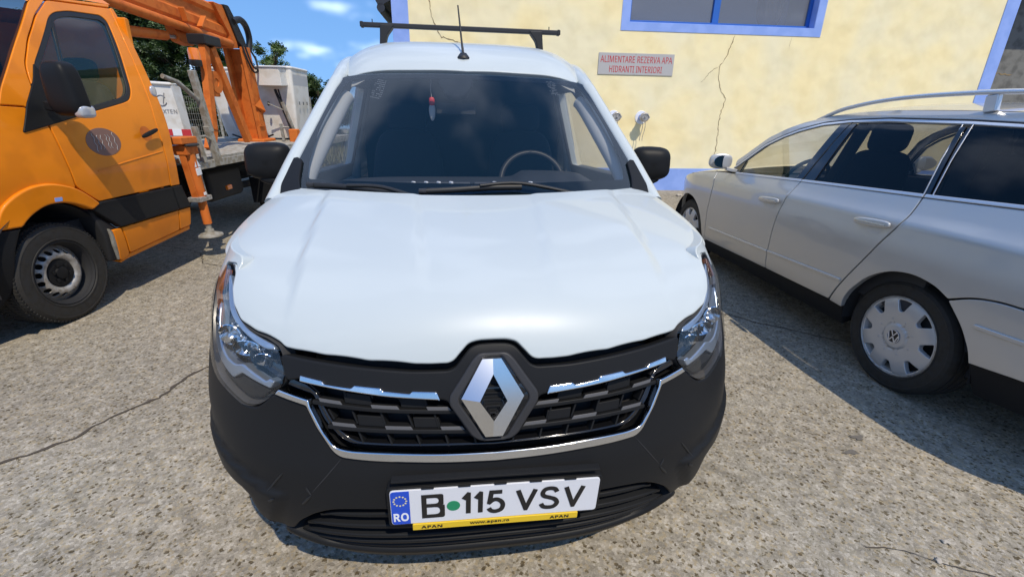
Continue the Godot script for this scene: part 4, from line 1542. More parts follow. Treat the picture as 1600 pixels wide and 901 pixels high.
func van_body(van: Node3D) -> void:
	var s: Shape
	var w2s := func(z: float) -> float: return RS[RS.size() - 1] - (z + 1.0)   # place along the skin of a spot on the flat side
	for sd in [1, -1]:
		var f := func(a: Array) -> PackedVector2Array: return rp(a if sd > 0 else mir(a))
		var arch := func(z: float, r: float) -> PackedVector2Array:
			var c: float = w2s.call(z)
			return circ(Vector2(c * sd, 0.33), r, r, 40)
		# front wing with its half of the wheel arch, then the flank
		var wing: PackedVector2Array = f.call([1.08, 0.36, 0, 1.08, 0.955, 0.01, 0.988, 0.938, 0.01, 0.962, 0.990, 0.01, 0.905, 0.996, 0.01, 0.872, 0.978, 0.01, 0.885, 1.02, 0.02, 1.0, 1.03, 0.05, 1.5, 1.05, 0.1, 1.86, 1.05, 0, 1.86, 0.25, 0])
		var cut := Geometry2D.clip_polygons(wing, arch.call(-0.88, 0.375))
		s = Shape.new()
		s.patch(on_ring(0.0), cut[0], 0.04, 1.0, 0.03, 0.004)
		put("front_wing", s, "white_paint", van)
		var flank: PackedVector2Array = f.call([1.87, 0.25, 0, 1.87, 1.05, 0, 4.90, 1.05, 0.02, 4.90, 0.28, 0.1])
		cut = Geometry2D.clip_polygons(flank, arch.call(-3.69, 0.375))
		s = Shape.new()
		s.patch(on_ring(0.0), cut[0], 0.08, 1.0, 0.03, 0.004)
		put("side_panel", s, "white_paint", van)
		s = Shape.new()
		s.patch(on_ring(0.006), f.call([1.84, 0.22, 0.01, 1.84, 0.30, 0.01, 3.83, 0.30, 0.01, 3.83, 0.22, 0.01]), 0.1, 1.0, 0.04, 0.006)
		put("sill", s, "black_plastic", van)
		# upper side: cab door with its window, cargo side
		var side := van_side(sd)
		var hole := rp([-1.36, 1.13, 0.03, -1.97, 1.60, 0.06, -2.40, 1.61, 0.05, -2.42, 1.12, 0.03])
		s = Shape.new()
		s.patch(side, rp([-1.02, 1.04, 0.02, -1.30, 1.20, 0.1, -1.86, 1.655, 0.1, -2.50, 1.70, 0, -2.50, 1.04, 0]), 0.06, -float(sd), 0.05, 0.004, [hole])
		put("door_frame", s, "white_paint", van)
		s = Shape.new()
		s.patch(func(q: Vector2) -> Vector3: return side.call(q) - Vector3(0.01 * sd, 0, 0), hole, 0.2, -float(sd), 0.0, 0.0)
		put("door_glass", s, "side_glass", van)
		s = Shape.new()
		var lining_hole := rp([-1.38, 1.14, 0.03, -1.975, 1.59, 0.06, -2.385, 1.60, 0.05, -2.405, 1.13, 0.03])
		s.patch(func(q: Vector2) -> Vector3: return side.call(q) - Vector3(0.058 * sd, 0, 0), rp([-1.12, 1.05, 0.02, -1.36, 1.22, 0.1, -1.90, 1.63, 0.1, -2.50, 1.66, 0, -2.50, 1.04, 0]), 0.1, float(sd), 0.01, 0.004, [lining_hole])
		put("door_lining", s, "interior_dark", van)
		s = Shape.new()
		s.patch(func(q: Vector2) -> Vector3: return side.call(q) - Vector3(0.035 * sd, 0, 0), rp([-1.30, 1.06, 0.02, -1.35, 1.22, 0.02, -1.42, 1.24, 0.02, -1.50, 1.06, 0.02]), 0.06, float(sd), 0.01, 0.002)
		put("quarter_trim", s, "interior_dark", van)
		s = Shape.new()
		s.patch(side, rp([-2.508, 1.04, 0, -2.508, 1.70, 0, -4.34, 1.70, 0.05, -4.36, 1.04, 0]), 0.08, -float(sd), 0.03, 0.004)
		put("cargo_side", s, "white_paint", van)
		# screen pillar running on as the roof edge
		var path: Array = []
		var rad: Array = []
		for q in [[0.800, 1.08], [0.782, 1.16], [0.765, 1.235], [0.727, 1.37], [0.680, 1.53], [0.655, 1.605]]:
			path.append(screen(Vector2(q[0], q[1])) * Vector3(sd, 1, 1) + Vector3(0.004 * sd, -0.014, -0.016))
			rad.append(0.036)
		for q in [[0.655, 1.672, -1.95], [0.665, 1.725, -2.25], [0.668, 1.755, -2.7], [0.668, 1.765, -3.4], [0.660, 1.74, -4.28]]:
			path.append(Vector3(q[0] * sd, q[1], q[2]))
			rad.append(0.05)
		s = Shape.new()
		s.tube(smooth_path(path, 5), spread(rad, 5), 14)
		put("pillar", s, "white_paint", van)
		s = Shape.new()
		var pp: Array = []
		for q in [[0.745, 1.10], [0.738, 1.22], [0.70, 1.37], [0.652, 1.53], [0.63, 1.565]]:
			pp.append(screen(Vector2(q[0], q[1])) * Vector3(sd, 1, 1) + Vector3(-0.02 * sd, -0.05, -0.06))
		s.tube(smooth_path(pp, 4), 0.034, 10)
		put("pillar_trim", s, "interior_grey", van)
		# mirror
		var mr := Node3D.new()
		mr.name = "door_mirror"
		van.add_child(mr, true)
		s = Shape.new()
		blob(s, Vector3(0.962 * sd, 1.202, -1.45), Vector3(0.102, 0.090, 0.066), 0.80, Basis(Vector3.UP, -0.12 * sd), func(p: Vector3) -> Vector3:
			var q := p
			q.x += 0.012 * sd * (1.0 if p.y > 0 else -1.0) * absf(p.y) / 0.088 * -0.3
			q.y *= 1.0 - 0.22 * clampf(p.x * sd / 0.10, 0.0, 1.0) * (1.0 if p.y < 0.0 else 0.25)
			q.z *= 0.75 if p.z < 0 else 1.0
			return q, 24, 32, 0.50)
		put("mirror_housing", s, "black_plastic", mr)
		s = Shape.new()
		s.bar(Vector3(0.83 * sd, 1.085, -1.42), Vector3(0.925 * sd, 1.118, -1.44), 0.06, 0.045, Vector3.UP, 0.014)
		blob(s, Vector3(0.945 * sd, 1.115, -1.445), Vector3(0.07, 0.022, 0.04), 0.7, Basis(Vector3.BACK, 0.25 * sd))
		put("mirror_foot", s, "black_plastic", mr)
		s = Shape.new()
		s.patch(func(q: Vector2) -> Vector3: return Vector3(0.962 * sd + q.x, 1.202 + q.y, -1.499), rp([-0.075, -0.06, 0.03, 0.075, -0.05, 0.03, 0.075, 0.06, 0.03, -0.075, 0.06, 0.03]), 0.05, -1.0, 0.002, 0.001)
		put("mirror_glass", s, "mirror", mr)
		# wheels
		for z in [-0.88, -3.69]:
			wheel(van, Transform3D(Basis(Vector3.UP, 0.0 if sd > 0 else PI), Vector3(0.845 * sd, 0.315 + slope(z), z)), 0.315, "van")
		# dark triangle at the screen corner
		s = Shape.new()
		s.patch(screen_in(0.012), f.call([0.675, 1.06, 0, 0.765, 1.06, 0, 0.788, 1.15, 0.01, 0.766, 1.232, 0.006, 0.745, 1.236, 0.004, 0.722, 1.226, 0.006, 0.712, 1.15, 0.03, 0.690, 1.11, 0.02]), 0.03, 1.0, 0.02, 0.004)
		put("corner_trim", s, "black_plastic", van)
	# roof
	s = Shape.new()
	s.patch(van_roof, rp(symm([0.0, -1.637, 0, 0.30, -1.652, 0.1, 0.50, -1.690, 0.05, 0.605, -1.72, 0.03, 0.645, -1.80, 0.03, 0.665, -2.1, 0.1, 0.675, -2.6, 0.2, 0.675, -4.2, 0.2, 0.6, -4.3, 0.1, 0.0, -4.32, 0])), 0.035, -1.0, 0.02, 0.005)
	put("roof", s, "white_paint", van)
	s = Shape.new()
	s.box(Vector3(0, 1.02, -4.37), Vector3(1.56, 1.46, 0.04), Basis(), 0.015)
	put("rear_door", s, "white_paint", van)
	s = Shape.new()
	s.box(Vector3(0, 0.4, -4.36), Vector3(1.74, 0.32, 0.14), Basis(), 0.04)
	put("rear_bumper", s, "black_plastic", van)
	s = Shape.new()
	s.box(Vector3(0, 0.30, -2.35), Vector3(1.30, 0.12, 3.9))
	put("underbody", s, "dark", van)
	# windscreen
	var outer := rp(symm([0.0, 1.628, 0, 0.40, 1.6235, 0.1, 0.565, 1.6185, 0.05, 0.628, 1.608, 0.025, 0.655, 1.585, 0.02, 0.722, 1.35, 0.1, 0.768, 1.15, 0.04, 0.758, 1.05, 0, 0.0, 1.05, 0]))
	var clear := rp(symm([0.0, 1.604, 0, 0.40, 1.600, 0.1, 0.575, 1.593, 0.03, 0.618, 1.565, 0.03, 0.690, 1.38, 0.1, 0.699, 1.22, 0.05, 0.684, 1.162, 0.02, 0.0, 1.155, 0]))
	s = Shape.new()
	s.patch(screen, outer, 0.06, 1.0, 0.0, 0.0)
	put("windscreen", s, "screen_glass", van)
	s = Shape.new()
	s.patch(screen_in(-0.004), outer, 0.06, 1.0, 0.004, 0.001, [clear])
	put("screen_border", s, "frit", van)
	s = Shape.new()
	s.patch(screen_in(-0.006), rp([-0.145, 1.63, 0, 0.027, 1.63, 0, 0.027, 1.585, 0.03, -0.012, 1.522, 0.05, -0.06, 1.510, 0.04, -0.108, 1.522, 0.05, -0.145, 1.585, 0.03]), 0.04, 1.0, 0.02, 0.004)
	put("sensor_cover", s, "frit", van)
	for st in [[-0.438, 1.545, -0.20, 0.055, 0.10], [0.445, 1.573, 0.17, 0.048, 0.08]]:
		s = Shape.new()
		for i in 10:
			for j in 7:
				if rng.randf() < 0.28:
					continue
				var c := Vector2((j - 3) * st[3] / 7.0, (i - 4.5) * st[4] / 10.0).rotated(st[2]) + Vector2(st[0], st[1])
				s.patch(screen_in(-0.003), PackedVector2Array([c + Vector2(-0.0022, -0.0013), c + Vector2(0.0022, -0.0013), c + Vector2(0.0022, 0.0013), c + Vector2(-0.0022, 0.0013)]), 0.05, 1.0, 0.0, 0.0)
		put("dotted_sticker", s, "dot_grey", van)
	# wipers
	for wp in [[[-0.665, 1.131], [-0.52, 1.127], [-0.40, 1.119], [-0.285, 1.108], [-0.50, 1.127], [-0.36, 1.124], [-0.20, 1.085]], [[-0.219, 1.116], [-0.09, 1.122], [0.06, 1.130], [0.19, 1.131], [0.02, 1.132], [0.19, 1.139], [0.44, 1.095]]]:
		var wi := Node3D.new()
		wi.name = "wiper"
		van.add_child(wi, true)
		s = Shape.new()
		var path: Array = []
		for k in 4:
			path.append(screen_in(0.022).call(Vector2(wp[k][0], wp[k][1])))
		s.tube(smooth_path(path, 5), 0.010, 8, true, 1.2)
		put("blade", s, "seal", wi)
		s = Shape.new()
		path = []
		for k in range(4, 7):
			path.append(screen_in(0.034).call(Vector2(wp[k][0], wp[k][1])))
		s.tube(smooth_path(path, 5), 0.011, 8, true, 0.7)
		put("arm", s, "seal", wi)
		s = Shape.new()
		s.tube([screen_in(0.024).call(Vector2(wp[0][0], wp[0][1])), screen_in(0.024).call(Vector2(wp[0][0] + 0.028, wp[0][1] - 0.001))], 0.0105, 8, true)
		put("tip", s, "grey_plastic", wi)
	# roof bar
	var rb := Node3D.new()
	rb.name = "roof_bar"
	van.add_child(rb, true)
	s = Shape.new()
	s.box(Vector3(0, 1.955, -2.286), Vector3(1.225, 0.026, 0.034), Basis(), 0.006)
	put("bar", s, "grey_plastic", rb)
	for sd in [-1, 1]:
		s = Shape.new()
		s.box(Vector3(0.612 * sd, 1.955, -2.286), Vector3(0.022, 0.032, 0.040), Basis(), 0.008)
		put("end_cap", s, "seal", rb)
		s = Shape.new()
		var foot := rp([-0.034, 0.012, 0.006, 0.050, 0.012, 0.006, 0.034, -0.012, 0.02, 0.004, -0.045, 0.03, -0.008, -0.102, 0.004, -0.044, -0.102, 0.006, -0.038, -0.05, 0.03])
		s.patch(func(q: Vector2) -> Vector3: return Vector3((0.47 - q.x) * sd, 1.945 + q.y, -2.262), foot, 0.05, -float(sd), 0.05, 0.005, [], true)
		put("bar_foot", s, "seal", rb)
		s = Shape.new()
		s.tube([Vector3(0.55 * sd, 1.965, -2.286), Vector3(0.55 * sd, 1.987, -2.286)], 0.003, 6)
		put("bolt", s, "seal", rb)
	# aerial
	var an := Node3D.new()
	an.name = "aerial"
	van.add_child(an, true)
	s = Shape.new()
	s.lathe([Vector2(0.040, -0.004), Vector2(0.040, 0.008), Vector2(0.022, 0.034), Vector2(0.008, 0.040), Vector2(0.0, 0.041)], Transform3D(Basis(Vector3.RIGHT, -0.35), Vector3(-0.014, 1.704, -1.745)), 8, 0.3)
	put("base", s, "seal", an)
	s = Shape.new()
	s.tube([Vector3(-0.014, 1.735, -1.755), Vector3(-0.020, 1.80, -1.79), Vector3(-0.034, 1.992, -1.90)], [0.0075, 0.0055, 0.004], 8)
	put("mast", s, "seal", an)


func smooth_path(p: Array, per: int) -> Array:
	var o: Array = []
	for i in p.size() - 1:
		var a: Vector3 = p[maxi(i - 1, 0)]
		var b: Vector3 = p[i]
		var c: Vector3 = p[i + 1]
		var d: Vector3 = p[mini(i + 2, p.size() - 1)]
		for k in per:
			o.append(b.cubic_interpolate(c, a, d, float(k) / per))
	o.append(p[p.size() - 1])
	return o


func spread(r: Array, per: int) -> Array:
	var o: Array = []
	for i in r.size() - 1:
		for k in per:
			o.append(lerpf(r[i], r[i + 1], float(k) / per))
	o.append(r[r.size() - 1])
	return o


func seat(parent: Node3D, at: Vector3, back := Basis(), m := "seat_cloth") -> void:
	var st := Node3D.new()
	st.name = "seat"
	st.transform = Transform3D(back, at)
	parent.add_child(st, true)
	var s := Shape.new()
	blob(s, Vector3(0, 0.08, 0.02), Vector3(0.25, 0.09, 0.27), 0.4)
	put("cushion", s, m, st)
	s = Shape.new()
	blob(s, Vector3(0, 0.40, -0.24), Vector3(0.24, 0.34, 0.08), 0.42, Basis(Vector3.RIGHT, -0.20), func(p: Vector3) -> Vector3: return Vector3(p.x * (1.0 - 0.18 * clampf(p.y / 0.34, 0, 1)), p.y, p.z))
	put("backrest", s, m, st)
	s = Shape.new()
	blob(s, Vector3(0, 0.815, -0.32), Vector3(0.13, 0.095, 0.05), 0.55, Basis(Vector3.RIGHT, -0.12))
	for k in [-0.06, 0.06]:
		s.tube([Vector3(k, 0.68, -0.30), Vector3(k, 0.78, -0.32)], 0.007, 6)
	put("headrest", s, m, st)


func steering(parent: Node3D, at: Vector3, r: float, tilt: float) -> void:
	var st := Node3D.new()
	st.name = "steering_wheel"
	st.transform = Transform3D(Basis(Vector3.RIGHT, tilt), at)
	parent.add_child(st, true)
	var s := Shape.new()
	var path: Array = []
	for i in 40:
		path.append(Vector3(cos(TAU * i / 40) * r, sin(TAU * i / 40) * r, 0))
	s.tube(path, 0.016, 10, false, 1.0, true)
	put("rim", s, "grey_plastic", st)
	s = Shape.new()
	blob(s, Vector3(0, -0.01, 0.02), Vector3(0.085, 0.07, 0.03), 0.6)
	s.bar(Vector3(-r, 0, 0), Vector3(r, 0, 0), 0.035, 0.015, Vector3.BACK)
	s.bar(Vector3(0, 0, 0), Vector3(0, -r, 0), 0.03, 0.015, Vector3.BACK)
	put("hub", s, "interior_dark", st)


func van_cabin(van: Node3D) -> void:
	var s := Shape.new()
	# dashboard top and front
	s.patch(func(q: Vector2) -> Vector3: return Vector3(q.x, 1.095 + 0.035 * smoothstep(-1.0, -1.35, q.y) + 0.035 * smoothstep(0.20, 0.28, q.x) * smoothstep(0.66, 0.55, q.x) * smoothstep(-1.2, -1.42, q.y) - 0.05 * pow(absf(q.x) / 0.75, 6.0), q.y), rp([-0.75, -1.06, 0.05, 0.75, -1.06, 0.05, 0.76, -1.52, 0.08, -0.76, -1.52, 0.08]), 0.05, -1.0, 0.35, 0.03)
	put("dashboard", s, "interior_dark", van)
	for v in [[-0.24, 0.17], [0.12, 0.17]]:
		s = Shape.new()
		s.box(Vector3(v[0] + 0.06, 1.127, -1.17), Vector3(v[1] * 2.0, 0.01, 0.05), Basis(Vector3.RIGHT, 0.15), 0.003)
		put("vent_panel", s, "silver_plastic", van)
		s = Shape.new()
		for k in 4:
			s.box(Vector3(v[0] - 0.02 + k * 0.055, 1.136, -1.155), Vector3(0.012, 0.012, 0.02), Basis(Vector3.UP, 0.6), 0.002)
		put("vent_glints", s, "white_print", van)  # white slips that paint sun glints onto the dash vents
	steering(van, Vector3(0.372, 1.075, -1.72), 0.185, deg_to_rad(-28))
	seat(van, Vector3(0.38, 0.62, -2.0), Basis(), "seat_cloth")
	seat(van, Vector3(-0.38, 0.62, -2.0), Basis(), "seat_cloth")
	for n in van.get_children():
		if n.name.begins_with("seat"):
			n.rotation.y = 0.0
	s = Shape.new()
	s.box(Vector3(0, 1.05, -2.62), Vector3(1.44, 1.42, 0.03), Basis(), 0.01)
	s.box(Vector3(0, 0.45, -1.9), Vector3(1.6, 0.04, 1.5))
	put("bulkhead", s, "interior_dark", van)
	s = Shape.new()
	s.patch(func(q: Vector2) -> Vector3: return van_roof(q) - Vector3(0, 0.05, 0), PackedVector2Array([Vector2(-0.60, -1.72), Vector2(0.60, -1.72), Vector2(0.62, -2.6), Vector2(-0.62, -2.6)]), 0.1, -1.0, 0.0, 0.0)
	put("headliner", s, "interior_grey", van)
	for sd in [-1, 1]:
		s = Shape.new()
		s.patch(func(q: Vector2) -> Vector3: return Vector3((0.845 - maxf(0.0, q.y - 1.03) * 0.29) * sd, q.y, q.x), rp([-1.25, 0.5, 0, -1.25, 1.10, 0.05, -1.38, 1.135, 0.05, -2.45, 1.12, 0.05, -2.5, 0.5, 0]), 0.2, float(sd), 0.03, 0.01)
		put("door_card", s, "interior_dark", van)
		s = Shape.new()
		s.tube([Vector3(0.80 * sd, 0.9, -2.46), Vector3(0.77 * sd, 1.25, -2.48), Vector3(0.67 * sd, 1.62, -2.46)], 0.045, 10)
		put("door_pillar", s, "interior_grey", van)
	s = Shape.new()
	s.box(Vector3(-0.06, 1.545, -1.70), Vector3(0.10, 0.05, 0.06), Basis(), 0.01)
	s.box(Vector3(-0.06, 1.47, -1.78), Vector3(0.22, 0.065, 0.03), Basis(), 0.012)
	put("inner_mirror", s, "interior_dark", van)


# ---- wheels: the axis is local x, the outer face looks to +x ----
func wheel(parent: Node3D, xf: Transform3D, r: float, style: String) -> Node3D:
	var w := Node3D.new()
	w.name = "wheel"
	w.transform = xf
	parent.add_child(w, true)
	var ax := Transform3D(Basis(Vector3.BACK, -PI / 2), Vector3.ZERO)   # lathe height runs along +x
	var rim: float = {"van": 0.205, "wagon": 0.222, "truck": 0.225}[style]
	var half := 0.10 if style != "truck" else 0.115
	var s := Shape.new()
	var prof: Array = [Vector2(rim - 0.012, -2 * half + 0.02), Vector2(rim + 0.005, -2 * half + 0.005), Vector2(r * 0.90, -2 * half - 0.008), Vector2(r - 0.008, -2 * half + 0.02), Vector2(r, -2 * half + 0.035)]
	for k in 4:
		var h := -2 * half + 0.05 + k * (2 * half - 0.09) / 3.0
		prof.append_array([Vector2(r, h - 0.006), Vector2(r - 0.009, h - 0.004), Vector2(r - 0.009, h + 0.004), Vector2(r, h + 0.006)])
	prof.append_array([Vector2(r, -0.030), Vector2(r - 0.006, -0.016), Vector2(r * 0.955, -0.003), Vector2(r * 0.92, 0.003), Vector2(r * 0.915, 0.0045), Vector2(r * 0.90, 0.0045), Vector2(r * 0.895, 0.003), Vector2(r * 0.82, 0.006), Vector2(lerpf(rim, r, 0.16), 0.003), Vector2(lerpf(rim, r, 0.14), 0.006), Vector2(lerpf(rim, r, 0.08), 0.005), Vector2(rim + 0.003, -0.006), Vector2(rim - 0.012, -0.012)])
	s.lathe(prof, ax, 72, 0.5)
	put("tyre", s, "rubber", w)
	if style == "truck":
		s = Shape.new()
		for k in 84:
			var a := TAU * k / 84
			var b := Basis(Vector3.RIGHT, a)
			for h in [[-0.020, 0.034], [-0.205, 0.034], [-0.076, 0.05], [-0.15, 0.05]]:
				s.box(b * Vector3(h[0] - 0.004, r - (0.002 if h[1] > 0.04 else 0.006), 0.0), Vector3(h[1], 0.012, TAU * r / 84 * 0.72), b * Basis(Vector3.UP, 0.18 if h[0] < -0.1 else -0.18), 0.002)
		put("tread_blocks", s, "rubber", w).set_meta("kind", "stuff")
	s = Shape.new()
	s.lathe([Vector2(rim - 0.004, -2 * half + 0.02), Vector2(rim - 0.02, -2 * half + 0.06), Vector2(rim - 0.03, -0.05), Vector2(rim - 0.012, -0.018), Vector2(rim + 0.002, -0.010), Vector2(rim + 0.004, -0.003), Vector2(rim - 0.003, 0.001), Vector2(rim - 0.012, -0.012)], ax, 48, 0.6)
	put("rim", s, "dark" if style == "truck" else "steel", w)
	var face := func(prof2: Callable) -> Callable: return func(q: Vector2) -> Vector3: return Vector3(prof2.call(q.length()), q.y, -q.x)
	if style == "truck":
		# steel disc with a pale ring and sixteen oval holes
		var pr := func(rr: float) -> float: return spl([0.05, 0.095, 0.112, 0.128, 0.150, 0.175, 0.2, 0.215], [-0.052, -0.050, -0.030, -0.026, -0.034, -0.062, -0.075, -0.07], rr)
		s = Shape.new()
		var holes: Array = [circ(Vector2.ZERO, 0.098, 0.098, 30)]
		for k in 16:
			var a := TAU * (k + 0.5) / 16
			var o := PackedVector2Array()
			for j in 14:
				o.append((Vector2(0.157, 0) + Vector2(cos(TAU * j / 14) * 0.0155, sin(TAU * j / 14) * 0.0185)).rotated(a))
			holes.append(o)
		s.patch(face.call(pr), circ(Vector2.ZERO, 0.205, 0.205, 48), 0.016, 1.0, 0.004, 0.003, holes)
		put("disc", s, "steel", w)
		s = Shape.new()
		s.lathe([Vector2(0.205, -0.076), Vector2(0.18, -0.085), Vector2(0.05, -0.085)], ax, 32)
		put("disc_back", s, "dark", w)
		s = Shape.new()
		s.lathe([Vector2(0.099, -0.055), Vector2(0.096, -0.040), Vector2(0.085, -0.036), Vector2(0.045, -0.038), Vector2(0.042, -0.028), Vector2(0.030, -0.024), Vector2(0.0, -0.023)], ax, 36, 0.5)
		for k in 6:
			var a := TAU * k / 6 + 0.3
			s.bar(Vector3(-0.036, sin(a) * 0.060, cos(a) * 0.060), Vector3(-0.026, sin(a) * 0.060, cos(a) * 0.060), 0.018, 0.024)
		put("hub_cap", s, "black_plastic", w)
	else:
		# plastic cover with eight openings by the edge
		var pr := func(rr: float) -> float: return spl([0.0, 0.02, 0.06, 0.068, 0.074, 0.080, 0.14, 0.19, 0.215, 0.224], [0.010, 0.010, 0.009, 0.006, 0.0, 0.003, 0.008, 0.004, -0.004, -0.010], rr)
		var holes: Array = []
		for k in 8:
			var a := TAU * k / 8 + (0.06 if style == "wagon" else 0.3)
			var o := rp([0.146, -0.012, 0.010, 0.205, -0.038, 0.006, 0.210, 0.0, 0.02, 0.205, 0.038, 0.006, 0.146, 0.012, 0.010])
			var o2 := PackedVector2Array()
			for p in o:
				o2.append(p.rotated(a))
			holes.append(o2)
		s = Shape.new()
		s.patch(face.call(pr), circ(Vector2.ZERO, rim + 0.002, rim + 0.002, 64), 0.010, 1.0, 0.02, 0.005, holes)
		for k in 8:
			var a := TAU * (k + 0.5) / 8 + 0.06
			s.lathe([Vector2(0.0045, 0.0), Vector2(0.004, 0.004), Vector2(0.0, 0.005)], Transform3D(ax.basis, Vector3(0.004, sin(a) * 0.100, -cos(a) * 0.100)), 8)
		put("wheel_cover", s, "alloy", w)
		s = Shape.new()
		s.lathe([Vector2(rim - 0.01, -0.05), Vector2(0.12, -0.06), Vector2(0.0, -0.05)], ax, 32)
		put("disc_back", s, "dark", w)
		if style == "wagon":
			s = Shape.new()
			s.lathe([Vector2(0.0385, 0.009), Vector2(0.0385, 0.0125), Vector2(0.0, 0.0130)], ax, 32)
			put("badge_ground", s, "ink", w)
			s = Shape.new()
			s.lathe([Vector2(0.0385, 0.0125), Vector2(0.0375, 0.0150), Vector2(0.0345, 0.0150), Vector2(0.0335, 0.0125)], ax, 36)
			var bp := func(q: Vector2) -> Vector3: return Vector3(0.0145, q.y, -q.x)
			for l in [[[-0.0165, 0.030], [-0.0012, 0.0035]], [[0.0165, 0.030], [0.0012, 0.0035]], [[-0.031, 0.014], [-0.0165, -0.029]], [[-0.0165, -0.029], [0.0, -0.001]], [[0.031, 0.014], [0.0165, -0.029]], [[0.0165, -0.029], [0.0, -0.001]]]:
				var a := Vector2(l[0][0], l[0][1])
				var b := Vector2(l[1][0], l[1][1])
				var d := (b - a).normalized().orthogonal() * 0.0031
				s.patch(bp, PackedVector2Array([a + d, b + d, b - d, a - d]), 0.05, 1.0, 0.002, 0.0003)
			put("badge_letters", s, "bright_strip", w)
	return w


# ---- silver estate car: local x to its right, -z ahead, the near flank at x about -0.08 ----
const CAR_WIDE := 1.644


func car_x(s: float, y: float) -> float:
	var w := spl([0.15, 0.25, 0.40, 0.55, 0.72, 0.80, 0.88, 0.925, 0.96, 1.02, 1.2, 1.38, 1.44, 1.50], [0.03, -0.02, -0.06, -0.075, -0.085, -0.088, -0.080, -0.074, -0.052, -0.02, 0.07, 0.17, 0.22, 0.30], y)
	return w + 0.5 * pow(maxf(0.0, s - 2.45), 2.0) * (1.0 if s < 3.0 else 1.1) + 0.06 * pow(maxf(0.0, -s - 0.2), 2.0)


func flank(off: float, far: bool) -> Callable:
	return func(q: Vector2) -> Vector3:
		var w := car_x(q.x, q.y) + off
		return Vector3(CAR_WIDE - w if far else w, q.y, -q.x)


